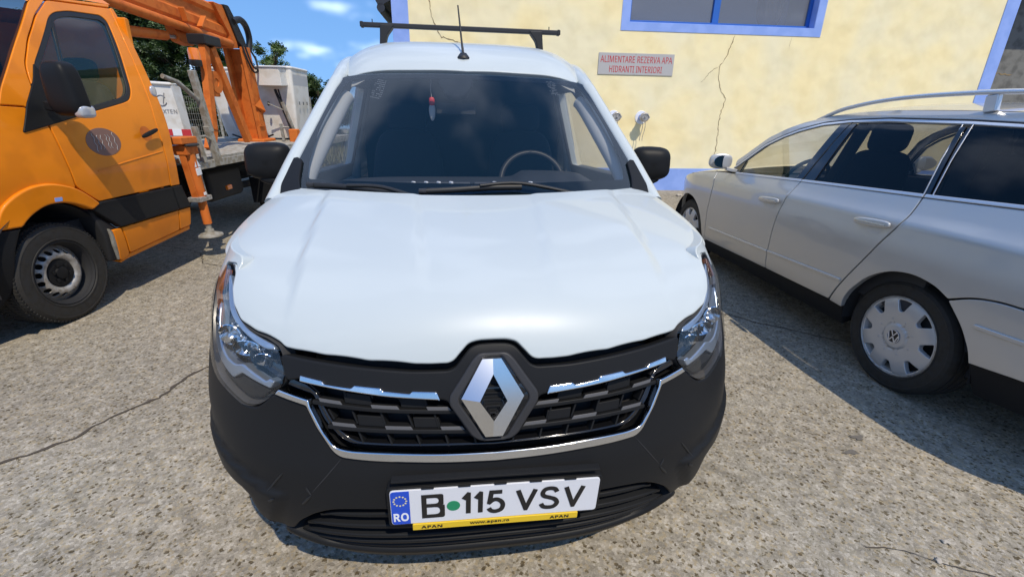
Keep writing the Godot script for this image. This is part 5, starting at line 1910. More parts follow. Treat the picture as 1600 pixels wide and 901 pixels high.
func make_wagon() -> void:
	var f := Vector3(-sin(deg_to_rad(-3.33)), 0.0166, -cos(deg_to_rad(-3.33))).normalized()
	var r := Vector3(cos(deg_to_rad(-3.33)), 0, -sin(deg_to_rad(-3.33)))
	var car := thing("silver_estate_car", "silver estate car parked nose-in beside the van, with roof rails and tinted rear windows", "car", Transform3D(Basis(r, r.cross(f), -f), Vector3(2.3335, 0, -1.0592)))
	var s: Shape
	for far in [false, true]:
		var sg := 1.0 if far else -1.0
		var sk := flank(0.0, far)
		# wing
		s = Shape.new()
		s.patch(sk, rp([2.125, 0.985, 0.01, 2.075, 0.88, 0.05, 2.088, 0.75, 0.05, 2.120, 0.61, 0.05, 2.131, 0.305, 0.01, 2.190, 0.312, 0.01, 2.205, 0.455, 0.06, 2.290, 0.613, 0.08, 2.429, 0.700, 0.08, 2.560, 0.718, 0.08, 2.72, 0.690, 0.08, 2.86, 0.590, 0.08, 2.93, 0.44, 0.06, 2.95, 0.32, 0.02, 3.30, 0.32, 0.05, 3.34, 0.60, 0.05, 3.05, 0.78, 0.1, 2.80, 0.875, 0.1, 2.58, 0.925, 0.1, 2.34, 0.965, 0.1]), 0.05, sg, 0.03, 0.004)
		put("front_wing", s, "silver_paint", car)
		# doors
		var fd := Node3D.new()
		fd.name = "front_door"
		car.add_child(fd, true)
		s = Shape.new()
		s.patch(sk, rp([2.118, 0.985, 0.01, 2.069, 0.88, 0.05, 2.082, 0.75, 0.05, 2.114, 0.61, 0.05, 2.125, 0.322, 0.01, 1.129, 0.345, 0.01, 1.120, 0.484, 0.05, 1.100, 0.683, 0.05, 1.042, 0.905, 0.06, 1.014, 1.030, 0.006, 1.80, 1.000, 0.01]), 0.05, sg, 0.03, 0.004)
		put("door_skin", s, "silver_paint", fd)
		var rd := Node3D.new()
		rd.name = "rear_door"
		car.add_child(rd, true)
		s = Shape.new()
		s.patch(sk, rp([1.008, 1.030, 0.006, 1.036, 0.905, 0.06, 1.094, 0.683, 0.05, 1.114, 0.484, 0.05, 1.123, 0.345, 0.01, 0.452, 0.357, 0.01, 0.377, 0.497, 0.08, 0.201, 0.773, 0.1, 0.104, 0.940, 0.06, 0.114, 1.060, 0.006]), 0.05, sg, 0.03, 0.004)
		put("door_skin", s, "silver_paint", rd)
		for h in [[1.187, 0.868, fd], [0.257, 0.895, rd]]:
			s = Shape.new()
			blob(s, sk.call(Vector2(h[0], h[1] + 0.004)) + Vector3(0.024 * sg, 0, 0), Vector3(0.014, 0.022, 0.118), 0.62, Basis(Vector3.RIGHT, -0.07))
			put("handle", s, "silver_paint", h[2])
			s = Shape.new()
			s.bar(sk.call(Vector2(h[0] + 0.10, h[1] + 0.003)) + Vector3(0.0385 * sg, 0, 0), sk.call(Vector2(h[0] - 0.10, h[1] + 0.008)) + Vector3(0.0385 * sg, 0, 0), 0.004, 0.006)
			put("handle_trim", s, "chrome", h[2])
			s = Shape.new()
			s.patch(flank(-0.0015, far), circ(Vector2(h[0] - 0.01, h[1] - 0.018), 0.052, 0.040, 20), 0.02, sg, 0.0, 0.0)
			put("handle_recess", s, "alloy", h[2])
		# rear quarter
		s = Shape.new()
		s.patch(sk, rp([0.107, 1.060, 0.006, 0.097, 0.940, 0.06, 0.193, 0.772, 0.1, 0.369, 0.497, 0.08, 0.444, 0.352, 0.01, 0.345, 0.345, 0.005, 0.337, 0.40, 0.05, 0.304, 0.471, 0.08, 0.203, 0.599, 0.08, 0.071, 0.675, 0.06, -0.061, 0.698, 0.06, -0.178, 0.677, 0.06, -0.250, 0.640, 0.006, -0.347, 0.687, 0.05, -0.446, 0.709, 0.05, -1.02, 0.725, 0.02, -1.06, 1.0, 0.05, -1.0, 1.105, 0.01]), 0.05, sg, 0.03, 0.004)
		put("rear_quarter", s, "silver_paint", car)
		s = Shape.new()
		s.patch(sk, rp([-0.256, 0.632, 0.006, -0.346, 0.537, 0.06, -0.401, 0.443, 0.05, -0.415, 0.385, 0.005, -0.623, 0.417, 0.05, -1.05, 0.45, 0.05, -1.08, 0.715, 0.03, -0.446, 0.701, 0.05, -0.347, 0.679, 0.05]), 0.05, sg, 0.03, 0.004)
		put("rear_bumper", s, "silver_paint", car)
		s = Shape.new()
		s.patch(flank(0.012, far), rp([-0.405, 0.385, 0.01, -0.623, 0.420, 0.05, -1.05, 0.453, 0.05, -1.05, 0.30, 0.05, -0.65, 0.255, 0.05, -0.44, 0.225, 0.02]), 0.05, sg, 0.04, 0.008)
		put("bumper_skirt", s, "black_plastic", car)
		s = Shape.new()
		s.patch(flank(0.014, far), rp([2.19, 0.335, 0.01, 1.126, 0.352, 0.05, 0.345, 0.352, 0.01, 0.350, 0.215, 0.02, 1.6, 0.205, 0.05, 2.21, 0.20, 0.02]), 0.06, sg, 0.05, 0.01)
		put("sill", s, "black_plastic", car)
		# bright strips
		for l in [[2.046, 0.4575, 1.120, 0.4825, fd], [1.110, 0.4845, 0.378, 0.5095, rd], [-0.395, 0.5645, -1.05, 0.595, car]]:
			s = Shape.new()
			s.patch(flank(-0.007, far), rp([l[0], l[1] - 0.011, 0.004, l[2], l[3] - 0.011, 0.004, l[2], l[3] + 0.011, 0.004, l[0], l[1] + 0.011, 0.004]), 0.05, sg, 0.010, 0.004)
			put("side_moulding", s, "silver_paint", l[4])
			s = Shape.new()
			s.patch(flank(-0.0082, far), rp([l[0], l[1] + 0.003, 0.001, l[2], l[3] + 0.003, 0.001, l[2], l[3] + 0.008, 0.001, l[0], l[1] + 0.008, 0.001]), 0.05, sg, 0.001, 0.0008)
			put("moulding_trim", s, "bright_strip", l[4])
		for l in [[1.83, 0.998, 1.015, 1.032, fd], [1.008, 1.032, 0.116, 1.064, rd], [0.108, 1.064, -1.0, 1.112, car]]:
			s = Shape.new()
			s.patch(flank(-0.003, far), rp([l[0], l[1] - 0.001, 0.004, l[2], l[3] - 0.001, 0.004, l[2], l[3] + 0.017, 0.004, l[0], l[1] + 0.017, 0.004]), 0.05, sg, 0.014, 0.004)
			put("waist_strip", s, "bright_strip", l[4])
		var top := [1.905, 1.045, 1.852, 1.085, 1.671, 1.250, 1.53, 1.322, 1.391, 1.372, 1.200, 1.419, 0.982, 1.439, 0.696, 1.446, 0.198, 1.432, -0.054, 1.418, -0.5, 1.385, -0.95, 1.33]
		var strip := func(lo: float, hi: float) -> Array:
			var o: Array = []
			for i in range(0, top.size(), 2):
				o.append_array([top[i] + lo * 0.5, top[i + 1] + lo, 0.02])
			for i in range(top.size() - 2, -1, -2):
				o.append_array([top[i] + hi * 0.5, top[i + 1] + hi, 0.02])
			return o
		s = Shape.new()
		s.patch(flank(-0.004, far), rp(strip.call(-0.009, 0.007)), 0.05, sg, 0.012, 0.003)
		put("window_top_strip", s, "bright_strip", car)
		s = Shape.new()
		s.patch(flank(0.004, far), rp(strip.call(0.007, 0.014)), 0.05, sg, 0.01, 0.001)
		put("drip_seal", s, "seal", car)
		s = Shape.new()
		s.patch(sk, rp(strip.call(0.013, 0.060)), 0.05, sg, 0.03, 0.006)
		put("roof_side", s, "silver_paint", car)
		# window band: dark frames with gaps, then the panes
		for pl in [[1.078, 1.040, 1.040, 1.417, 0.963, 1.420, 1.018, 1.042], [1.010, 1.042, 0.956, 1.421, 0.907, 1.423, 0.900, 1.046], [0.223, 1.412, 0.120, 1.068, 0.088, 1.070, 0.193, 1.410], [0.183, 1.409, 0.080, 1.070, 0.070, 1.071, 0.165, 1.407]]:
			s = Shape.new()
			s.patch(flank(0.003, far), rp([pl[0], pl[1], 0.003, pl[2], pl[3], 0.003, pl[4], pl[5], 0.003, pl[6], pl[7], 0.003]), 0.05, sg, 0.02, 0.003)
			put("window_pillar", s, "gloss_black", car)
		for l in [[1.0085, 1.045, 0.9545, 1.43, "seal"], [0.118, 1.072, 0.224, 1.424, "satin_metal"], [0.0705, 1.074, 0.1685, 1.418, "satin_metal"]]:
			s = Shape.new()
			s.tube([flank(0.001, far).call(Vector2(l[0], l[1])), flank(0.001, far).call(Vector2((l[0] + l[2]) / 2, (l[1] + l[3]) / 2)), flank(0.001, far).call(Vector2(l[2], l[3]))], 0.0032, 6)
			put("pillar_line", s, l[4], car)
		s = Shape.new()
		s.patch(flank(0.010, far), rp([1.79, 1.004, 0.01, 1.077, 1.038, 0, 1.038, 1.427, 0, 1.20, 1.412, 0.05, 1.391, 1.365, 0.05, 1.53, 1.315, 0.05, 1.665, 1.244, 0.05, 1.80, 1.118, 0.03]), 0.08, sg, 0.0, 0.0)
		put("front_window", s, "green_side_glass" if far else "side_glass", car)
		s = Shape.new()
		s.patch(flank(0.004, far), rp([1.90, 1.000, 0.005, 1.785, 1.003, 0.002, 1.80, 1.12, 0.01, 1.858, 1.07, 0.02]), 0.05, sg, 0.02, 0.003)
		put("window_corner", s, "gloss_black", car)
		s = Shape.new()
		s.patch(flank(0.010, far), rp([0.903, 1.046, 0, 0.121, 1.070, 0, 0.226, 1.426, 0, 0.70, 1.440, 0.05, 0.909, 1.434, 0]), 0.08, sg, 0.0, 0.0)
		put("rear_window", s, "green_glass" if far else "tinted_glass", car)
		s = Shape.new()
		s.patch(flank(0.006, far), rp([0.070, 1.072, 0, -0.75, 1.103, 0.04, -0.72, 1.33, 0.06, -0.4, 1.388, 0.05, -0.054, 1.412, 0.03, 0.168, 1.42, 0]), 0.08, sg, 0.0, 0.0)
		put("quarter_window", s, "tinted_glass", car)
		s = Shape.new()
		s.patch(sk, rp([-0.77, 1.105, 0, -1.02, 1.11, 0, -0.98, 1.325, 0, -0.74, 1.345, 0]), 0.08, sg, 0.02, 0.003)
		put("rear_pillar", s, "silver_paint", car)
		# roof rail
		var rail := Node3D.new()
		rail.name = "roof_rail"
		car.add_child(rail, true)
		s = Shape.new()
		var path: Array = []
		for q in [[1.36, 1.445], [1.20, 1.500], [1.08, 1.527], [0.87, 1.556], [0.63, 1.572], [0.31, 1.575], [0.05, 1.568], [-0.4, 1.540], [-0.8, 1.48], [-0.95, 1.43]]:
			path.append(Vector3(CAR_WIDE - 0.27 if far else 0.27, q[1], -q[0]))
		s.tube(smooth_path(path, 5), 0.018, 10, true, 0.75)
		put("rail", s, "bright_strip", rail)
		s = Shape.new()
		s.bar(Vector3(CAR_WIDE - 0.27 if far else 0.27, 1.48, -0.17), Vector3(CAR_WIDE - 0.27 if far else 0.27, 1.56, -0.18), 0.03, 0.062, Vector3.BACK, 0.006)
		put("rail_foot", s, "bright_strip", rail)
		# door mirror
		var mr := Node3D.new()
		mr.name = "door_mirror"
		car.add_child(mr, true)
		var mx := CAR_WIDE + 0.155 if far else -0.155
		s = Shape.new()
		blob(s, Vector3(mx, 1.098, -1.885), Vector3(0.098, 0.066, 0.075), 0.72, Basis(Vector3.UP, 0.2 * sg), func(p: Vector3) -> Vector3: return Vector3(p.x, p.y * (1.0 + 0.25 * p.x * sg * -8.0 * 0.1), p.z if p.z < 0 else p.z * 0.25))
		s.bar(Vector3(mx - 0.05 * sg, 1.035, -1.87), Vector3(mx - 0.17 * sg, 1.015, -1.86), 0.05, 0.03, Vector3.UP, 0.01)
		put("mirror_housing", s, "silver_paint", mr)
		s = Shape.new()
		s.patch(func(q: Vector2) -> Vector3: return Vector3(mx + q.x, 1.098 + q.y, -1.862 - q.x * 0.2 * sg * -1.0), circ(Vector2.ZERO, 0.082, 0.052, 28), 0.03, 1.0, 0.003, 0.001)
		put("mirror_glass", s, "mirror", mr)
		# wheels
		for c in [[0.0, 0.312], [2.60, 0.33]]:
			wheel(car, Transform3D(Basis(Vector3.UP, 0.0 if far else PI), Vector3(CAR_WIDE - 0.003 if far else 0.003, c[1], -c[0])), 0.318, "wagon")
			wheel_well(car, Vector3(CAR_WIDE + 0.03 if far else -0.03, c[1] + 0.01, -c[0] + 0.04), 0.385, -0.32 if far else 0.32)
		seat(car, Vector3(CAR_WIDE / 2 + (0.36 if far else -0.36), 0.52, -1.22))
		seat(car, Vector3(CAR_WIDE / 2 + (0.36 if far else -0.36), 0.55, -0.35))
	for n in car.get_children():
		if n.name.begins_with("seat"):
			n.rotation.y = PI
	# roof
	s = Shape.new()
	var rows: Array = []
	for i in 25:
		var st := lerpf(1.32, -1.02, i / 24.0)
		var ye := spl([-1.0, -0.5, -0.054, 0.198, 0.696, 0.982, 1.2, 1.391], [1.32, 1.385, 1.418, 1.432, 1.446, 1.439, 1.419, 1.372], st) + 0.055
		var xe := car_x(st, ye)
		var row: Array = []
		for j in 17:
			var t := j / 16.0
			row.append(Vector3(lerpf(xe, CAR_WIDE - xe, t), ye + 0.050 * (1.0 - pow(absf(t * 2.0 - 1.0), 2.4)), -st))
		rows.append(row)
	s.grid(rows)
	put("roof", s, "silver_paint", car)
	# windscreen between the pillars, bowed forward
	s = Shape.new()
	rows = []
	for q in [[1.95, 1.02], [1.852, 1.085], [1.76, 1.18], [1.671, 1.250], [1.53, 1.322], [1.391, 1.385], [1.31, 1.43]]:
		var xe := car_x(q[0], q[1]) + 0.01
		var row: Array = []
		for j in 17:
			var t := j / 16.0
			var b := 1.0 - pow(absf(t * 2.0 - 1.0), 2.0)
			row.append(Vector3(lerpf(xe, CAR_WIDE - xe, t), q[1] + 0.045 * b, -q[0] - 0.11 * b))
		rows.append(row)
	s.grid(rows)
	put("windscreen", s, "screen_glass", car)
	# bonnet and nose
	s = Shape.new()
	rows = []
	for q in [[1.93, 1.010], [2.125, 0.992], [2.34, 0.967], [2.58, 0.927], [2.80, 0.877], [3.05, 0.782], [3.20, 0.70]]:
		var xe := car_x(q[0], q[1]) + 0.006
		var row: Array = []
		for j in 17:
			var t := j / 16.0
			var b := 1.0 - pow(absf(t * 2.0 - 1.0), 2.2)
			row.append(Vector3(lerpf(xe, CAR_WIDE - xe, t), q[1] + 0.055 * b, -q[0] - 0.20 * b * clampf((q[0] - 2.0) / 1.2, 0, 1)))
		rows.append(row)
	s.grid(rows)
	put("bonnet", s, "silver_paint", car)
	s = Shape.new()
	rows = []
	for y in [0.72, 0.60, 0.45, 0.30, 0.22]:
		var row: Array = []
		for j in 21:
			var t := j / 20.0
			var b := 1.0 - pow(absf(t * 2.0 - 1.0), 3.0)
			row.append(Vector3(lerpf(0.20, CAR_WIDE - 0.20, t), y, -3.18 - 0.25 * b - 0.05 * (1.0 - absf(y - 0.5) / 0.3)))
		rows.append(row)
	s.grid(rows)
	put("front_bumper", s, "silver_paint", car)
	s = Shape.new()
	rows = []
	for y in [0.35, 0.6, 0.75, 0.95, 1.10, 1.30, 1.38, 1.46]:
		var row: Array = []
		for j in 17:
			var t := j / 16.0
			var xe := car_x(-1.03, minf(y, 1.45))
			row.append(Vector3(lerpf(xe, CAR_WIDE - xe, t), y, 1.03 + 0.06 * (1.0 - pow(absf(t * 2.0 - 1.0), 2.0)) - maxf(0.0, y - 1.0) * 0.22))
		rows.append(row)
	s.grid(rows)
	put("tailgate", s, "silver_paint", car)
	s = Shape.new()
	s.patch(func(q: Vector2) -> Vector3: return Vector3(CAR_WIDE / 2 + q.x, q.y, 1.096 - maxf(0.0, q.y - 1.0) * 0.22 - 0.11 * q.x * q.x), rp([-0.56, 1.10, 0.05, 0.56, 1.10, 0.05, 0.46, 1.37, 0.06, -0.46, 1.37, 0.06]), 0.1, 1.0, 0.003, 0.001)
	put("rear_screen", s, "gloss_black", car)
	for sd in [-1, 1]:
		s = Shape.new()
		s.patch(func(q: Vector2) -> Vector3: return Vector3(CAR_WIDE / 2 + q.x * sd, q.y, 1.098 - 0.11 * q.x * q.x), rp([0.52, 0.80, 0.03, 0.82, 0.84, 0.03, 0.82, 1.02, 0.03, 0.56, 1.02, 0.03]), 0.1, float(sd), 0.01, 0.004)
		put("tail_lamp", s, "red_print", car)
	# inside
	s = Shape.new()
	s.box(Vector3(CAR_WIDE / 2, 0.42, -0.6), Vector3(1.55, 0.10, 3.0), Basis(), 0.02)
	s.box(Vector3(CAR_WIDE / 2, 0.28, -1.0), Vector3(1.45, 0.10, 3.9), Basis(), 0.02)
	put("floor", s, "interior_dark", car)
	s = Shape.new()
	s.box(Vector3(CAR_WIDE / 2, 0.86, -1.95), Vector3(1.50, 0.24, 0.42), Basis(), 0.06)
	put("dashboard", s, "interior_dark", car)
	s = Shape.new()
	s.box(Vector3(CAR_WIDE / 2, 0.78, 0.42), Vector3(1.4, 0.5, 0.9), Basis(), 0.04)
	put("load_cover", s, "interior_dark", car)
	steering(car, Vector3(CAR_WIDE / 2 - 0.36, 0.98, -1.60), 0.18, deg_to_rad(25))
	for far in [0.03, CAR_WIDE - 0.03]:
		s = Shape.new()
		s.box(Vector3(far, 0.72, -1.0), Vector3(0.04, 0.55, 2.1), Basis(), 0.015)
		put("door_card", s, "interior_dark", car)
	for far in [0.0, 1.0]:
		s = Shape.new()
		s.bar(Vector3(lerpf(0.13, CAR_WIDE - 0.13, far), 0.95, -0.96), Vector3(lerpf(0.29, CAR_WIDE - 0.29, far), 1.42, -0.93), 0.09, 0.05, Vector3.RIGHT, 0.015)
		s.bar(Vector3(lerpf(0.13, CAR_WIDE - 0.13, far), 1.0, -0.09), Vector3(lerpf(0.29, CAR_WIDE - 0.29, far), 1.42, -0.19), 0.10, 0.05, Vector3.RIGHT, 0.015)
		put("inner_pillar", s, "interior_dark", car)
	s = Shape.new()
	s.box(Vector3(CAR_WIDE / 2, 1.405, -1.42), Vector3(0.22, 0.06, 0.03), Basis(), 0.012)
	put("inner_mirror", s, "interior_dark", car)


# ---- orange lift truck: local x out of its near side, -z towards its rear, the cab's outer skin at x about 0.07 ----
const CAB_WIDE := -1.88


func cab_x(s: float, y: float) -> float:
	return spl([0.2, 0.4, 0.55, 0.75, 1.0, 1.25, 1.45, 1.7, 2.0, 2.3, 2.45], [0.0, 0.05, 0.07, 0.06, 0.075, 0.06, 0.03, -0.04, -0.14, -0.27, -0.36], y) - 0.10 * pow(maxf(0.0, 0.55 - s), 2.0)


func cab_skin(off: float, far: bool) -> Callable:
	return func(q: Vector2) -> Vector3:
		var u := cab_x(q.x, q.y) + off
		return Vector3(CAB_WIDE - u if far else u, q.y, -q.x)


func T(s: float, y: float, u: float) -> Vector3:
	return Vector3(u, y, -s)


func make_truck() -> void:
	var h := deg_to_rad(-4.625)
	var p := atan(0.115 / 3.25)
	var f := Vector3(-sin(h) * cos(p), sin(p), -cos(h) * cos(p))
	var r := Vector3(cos(h), 0, -sin(h))
	var xf := Transform3D(Basis(r, r.cross(f), -f), Vector3(-2.8299, 0.011, -2.4885))
	var tr := thing("orange_lift_truck", "orange lift truck with folded boom, white baskets and a stabiliser leg behind its cab", "truck", xf)
	var s: Shape
	for far in [false, true]:
		var sg := -1.0 if far else 1.0
		var sk := cab_skin(0.0, far)
		var df := Node3D.new()
		df.name = "cab_door"
		tr.add_child(df, true)
		var hole := rp([0.305, 1.362, 0.02, 0.262, 1.420, 0.03, 0.300, 1.640, 0.03, 0.365, 1.722, 0.05, 0.715, 2.045, 0.06, 0.80, 2.090, 0.05, 0.95, 2.124, 0.05, 1.262, 2.150, 0.04, 1.302, 2.110, 0.05, 1.226, 1.885, 0.1, 1.105, 1.585, 0.05, 1.030, 1.508, 0.06, 0.95, 1.484, 0.05, 0.664, 1.427, 0.05])
		s = Shape.new()
		s.patch(sk, rp([0.800, 2.162, 0.02, 1.431, 2.228, 0.01, 1.351, 1.989, 0.1, 1.254, 1.547, 0.1, 1.199, 1.354, 0.06, 1.186, 1.14, 0.06, 1.166, 0.881, 0.05, 1.165, 0.791, 0.008, 0.378, 0.789, 0.008, 0.318, 0.840, 0.03, 0.230, 0.916, 0.03, 0.221, 1.146, 0.05, 0.213, 1.324, 0.05, 0.247, 1.585, 0.08, 0.291, 1.699, 0.05, 0.428, 1.864, 0.05, 0.613, 2.034, 0.05]), 0.05, sg, 0.03, 0.005, [hole])
		put("door_skin", s, "orange_paint", df)
		var inner := rp([0.345, 1.392, 0.02, 0.302, 1.440, 0.03, 0.338, 1.632, 0.03, 0.395, 1.702, 0.05, 0.735, 2.015, 0.06, 0.81, 2.056, 0.05, 0.95, 2.086, 0.05, 1.225, 2.108, 0.04, 1.258, 2.08, 0.05, 1.188, 1.885, 0.1, 1.075, 1.602, 0.05, 1.010, 1.540, 0.06, 0.94, 1.520, 0.05, 0.66, 1.463, 0.05])
		s = Shape.new()
		s.patch(cab_skin(-0.006, far), hole, 0.05, sg, 0.03, 0.004, [inner])
		put("window_seal", s, "seal", df)
		s = Shape.new()
		s.patch(cab_skin(-0.014, far), inner, 0.1, sg, 0.0, 0.0)
		put("door_glass", s, "side_glass", df)
		s = Shape.new()
		s.bar(sk.call(Vector2(0.735, 2.03)) - Vector3(0.015 * sg, 0, 0), sk.call(Vector2(0.44, 1.40)) - Vector3(0.012 * sg, 0, 0), 0.028, 0.02, Vector3.RIGHT, 0.006)
		put("window_divider", s, "seal", df)
		s = Shape.new()
		blob(s, sk.call(Vector2(1.035, 1.248)) + Vector3(0.038 * sg, 0, 0), Vector3(0.013, 0.017, 0.105), 0.7, Basis(Vector3.RIGHT, 0.27))
		put("handle", s, "black_plastic", df)
		s = Shape.new()
		s.patch(cab_skin(0.0015, far), circ(Vector2(1.035, 1.245), 0.062, 0.058, 24), 0.02, sg, 0.0, 0.0)
		put("handle_recess", s, "old_orange_paint", df)
		if not far:
			s = Shape.new()
			s.patch(cab_skin(0.002, far), circ(Vector2(0.578, 1.203), 0.155, 0.100, 32), 0.04, sg, 0.001, 0.001)
			put("round_sticker", s, "faded_sticker", df)
			s = Shape.new()
			for k in [-0.085, -0.05, -0.02, 0.03, 0.055, 0.10]:
				var pts: Array = []
				for i in 10:
					pts.append(cab_skin(0.0035, far).call(Vector2(0.578 + k + sin(i * 1.7 + k * 40.0) * 0.006, 1.203 + (i - 4.5) * (0.0145 if absf(k) > 0.06 else 0.011))))
				s.tube(pts, 0.0018, 5)
			put("sticker_scratches", s, "sign_board", df)
		# crease pressed into the door
		s = Shape.new()
		s.patch(cab_skin(0.004, far), rp([0.43, 1.004, 0.005, 0.702, 1.046, 0.05, 1.16, 1.094, 0.004, 1.16, 1.084, 0.004, 0.702, 1.034, 0.05]), 0.05, sg, 0.006, 0.004)
		put("door_crease", s, "orange_paint", df)
		# front wing, flare, screen pillar, rear cab corner
		s = Shape.new()
		s.patch(sk, rp([0.118, 1.440, 0.01, 0.205, 1.322, 0.02, 0.213, 1.146, 0.05, 0.222, 0.920, 0.02, 0.20, 0.90, 0.01, 0.05, 0.955, 0.08, -0.075, 0.950, 0.08, -0.18, 0.91, 0.08, -0.255, 0.85, 0.08, -0.32, 0.75, 0.02, -0.92, 0.76, 0.05, -1.02, 0.95, 0.1, -0.90, 1.16, 0.1, -0.55, 1.36, 0.1, -0.02, 1.448, 0.02]), 0.05, sg, 0.03, 0.005)
		put("front_wing", s, "orange_paint", tr)
		s = Shape.new()
		s.patch(cab_skin(0.022, far), rp([-0.34, 0.735, 0.01, -0.270, 0.865, 0.08, -0.18, 0.930, 0.08, -0.075, 0.970, 0.08, 0.05, 0.973, 0.08, 0.212, 0.918, 0.08, 0.325, 0.815, 0.05, 0.362, 0.776, 0.02, 0.290, 0.742, 0.02, 0.202, 0.795, 0.05, 0.094, 0.835, 0.06, -0.027, 0.835, 0.06, -0.13, 0.783, 0.05, -0.192, 0.729, 0.01]), 0.035, sg, 0.05, 0.014)
		put("arch_flare", s, "orange_paint", tr)
		if not far:
			s = Shape.new()
			s.patch(cab_skin(0.0235, far), rp([0.035, 0.848, 0.003, 0.085, 0.846, 0.003, 0.087, 0.872, 0.003, 0.037, 0.874, 0.003]), 0.04, sg, 0.001, 0.0005)
			put("small_sticker", s, "blue_paint", tr)
		s = Shape.new()
		s.patch(sk, rp([-0.02, 1.456, 0.01, 0.05, 1.555, 0.05, 0.304, 1.819, 0.05, 0.638, 2.129, 0.03, 0.72, 2.176, 0.03, 1.46, 2.265, 0.02, 1.436, 2.236, 0.01, 0.796, 2.168, 0.02, 0.606, 2.038, 0.05, 0.421, 1.868, 0.05, 0.284, 1.702, 0.05, 0.240, 1.587, 0.08, 0.206, 1.330, 0.02, 0.120, 1.448, 0.01]), 0.05, sg, 0.03, 0.006)
		put("screen_pillar", s, "orange_paint", tr)
		s = Shape.new()
		s.patch(sk, rp([1.438, 2.235, 0.01, 1.358, 1.989, 0.1, 1.261, 1.547, 0.1, 1.206, 1.354, 0.06, 1.193, 1.14, 0.06, 1.173, 0.881, 0.05, 1.172, 0.779, 0.008, 1.292, 0.777, 0.01, 1.296, 1.056, 0.05, 1.330, 1.209, 0.05, 1.360, 1.45, 0.05, 1.400, 1.72, 0.08, 1.478, 2.24, 0.02]), 0.05, sg, 0.04, 0.006)
		put("cab_corner", s, "orange_paint", tr)
		s = Shape.new()
		blob(s, sk.call(Vector2(1.345, 1.585)) + Vector3(0.006 * sg, 0, 0), Vector3(0.015, 0.045, 0.035), 0.8)
		put("side_lamp", s, "milky_lens", tr)
		# dark rubbing strip, lower panels, bumper
		for q in [[0.289, 0.744, 0.376, 0.785, 1.164, 0.773, 1.163, 0.566, 0.468, 0.568], [1.171, 0.773, 1.295, 0.771, 1.338, 0.563, 1.338, 0.560, 1.170, 0.565]]:
			s = Shape.new()
			s.patch(cab_skin(0.014, far), rp([q[0], q[1], 0.01, q[2], q[3], 0.01, q[4], q[5], 0.01, q[6], q[7], 0.01, q[8], q[9], 0.01]), 0.05, sg, 0.03, 0.01)
			put("rubbing_strip", s, "black_plastic", tr)
		s = Shape.new()
		s.patch(cab_skin(-0.02, far), rp([0.30, 0.735, 0.01, 0.475, 0.56, 0.02, 0.44, 0.30, 0.01, 0.36, 0.31, 0.01, 0.34, 0.50, 0.03]), 0.05, sg, 0.10, 0.02)
		put("arch_liner", s, "dark", tr)
		s = Shape.new()
		s.patch(cab_skin(-0.004, far), rp([0.372, 0.58, 0.01, 0.40, 0.56, 0.01, 0.436, 0.33, 0.01, 0.42, 0.305, 0.01, 0.382, 0.44, 0.02]), 0.03, sg, 0.03, 0.01)
		put("scuffed_edge", s, "galvanised", tr)
		for q in [[0.400, 0.560, 0.478, 0.558, 0.525, 0.322, 0.430, 0.300], [0.486, 0.558, 1.160, 0.556, 1.148, 0.372, 0.532, 0.336], [1.168, 0.555, 1.338, 0.552, 1.318, 0.380, 1.156, 0.374]]:
			s = Shape.new()
			s.patch(cab_skin(0.0, far), rp([q[0], q[1], 0.008, q[2], q[3], 0.008, q[4], q[5], 0.02, q[6], q[7], 0.02]), 0.05, sg, 0.03, 0.006)
			put("sill_panel", s, "orange_paint", tr)
		s = Shape.new()
		s.patch(cab_skin(-0.006, far), rp([0.432, 0.298, 0.005, 0.532, 0.330, 0.01, 1.318, 0.374, 0.01, 1.316, 0.334, 0.01, 0.509, 0.290, 0.02, 0.44, 0.275, 0.01]), 0.05, sg, 0.05, 0.012)
		put("sill_edge", s, "orange_paint", tr)
		s = Shape.new()
		s.patch(cab_skin(0.012, far), rp([-0.196, 0.724, 0.01, -0.34, 0.73, 0.02, -0.95, 0.75, 0.06, -1.03, 0.65, 0.1, -1.03, 0.30, 0.08, -0.95, 0.235, 0.05, -0.425, 0.255, 0.03, -0.352, 0.334, 0.03, -0.292, 0.574, 0.06]), 0.05, sg, 0.05, 0.014)
		put("bumper_corner", s, "black_plastic", tr)
		# mirror and the dark triangle it grows from
		var mr := Node3D.new()
		mr.name = "door_mirror"
		tr.add_child(mr, true)
		s = Shape.new()
		s.patch(cab_skin(0.008, far), rp([0.022, 1.288, 0.02, 0.285, 1.347, 0.01, 0.47, 1.388, 0.01, 0.42, 1.52, 0.03, 0.345, 1.715, 0.01, 0.272, 1.612, 0.03, 0.132, 1.460, 0.03]), 0.05, sg, 0.02, 0.006)
		put("mirror_base", s, "black_plastic", mr)
		s = Shape.new()
		var mc := Vector3(CAB_WIDE - 0.23 if far else 0.23, 1.555, -0.215)
		blob(s, mc, Vector3(0.105, 0.165, 0.085), 0.5, Basis(Vector3.UP, -0.15 * sg), func(v: Vector3) -> Vector3: return Vector3(v.x * (1.0 - 0.15 * v.y / 0.165), v.y, v.z * (0.5 if v.z < 0 else 1.0)))
		s.bar(mc + Vector3(-0.18 * sg, -0.10, -0.01), mc + Vector3(-0.06 * sg, -0.12, 0.0), 0.05, 0.06, Vector3.UP, 0.015)
		put("mirror_housing", s, "black_plastic", mr)
		s = Shape.new()
		blob(s, mc + Vector3(0.075 * sg, -0.135, 0.012), Vector3(0.038, 0.042, 0.06), 0.6)
		put("mirror_lamp", s, "milky_lens", mr)
		wheel(tr, Transform3D(Basis(Vector3.UP, PI if far else 0.0), Vector3(CAB_WIDE + 0.004 if far else -0.004, 0.352, 0.0)), 0.350, "truck")
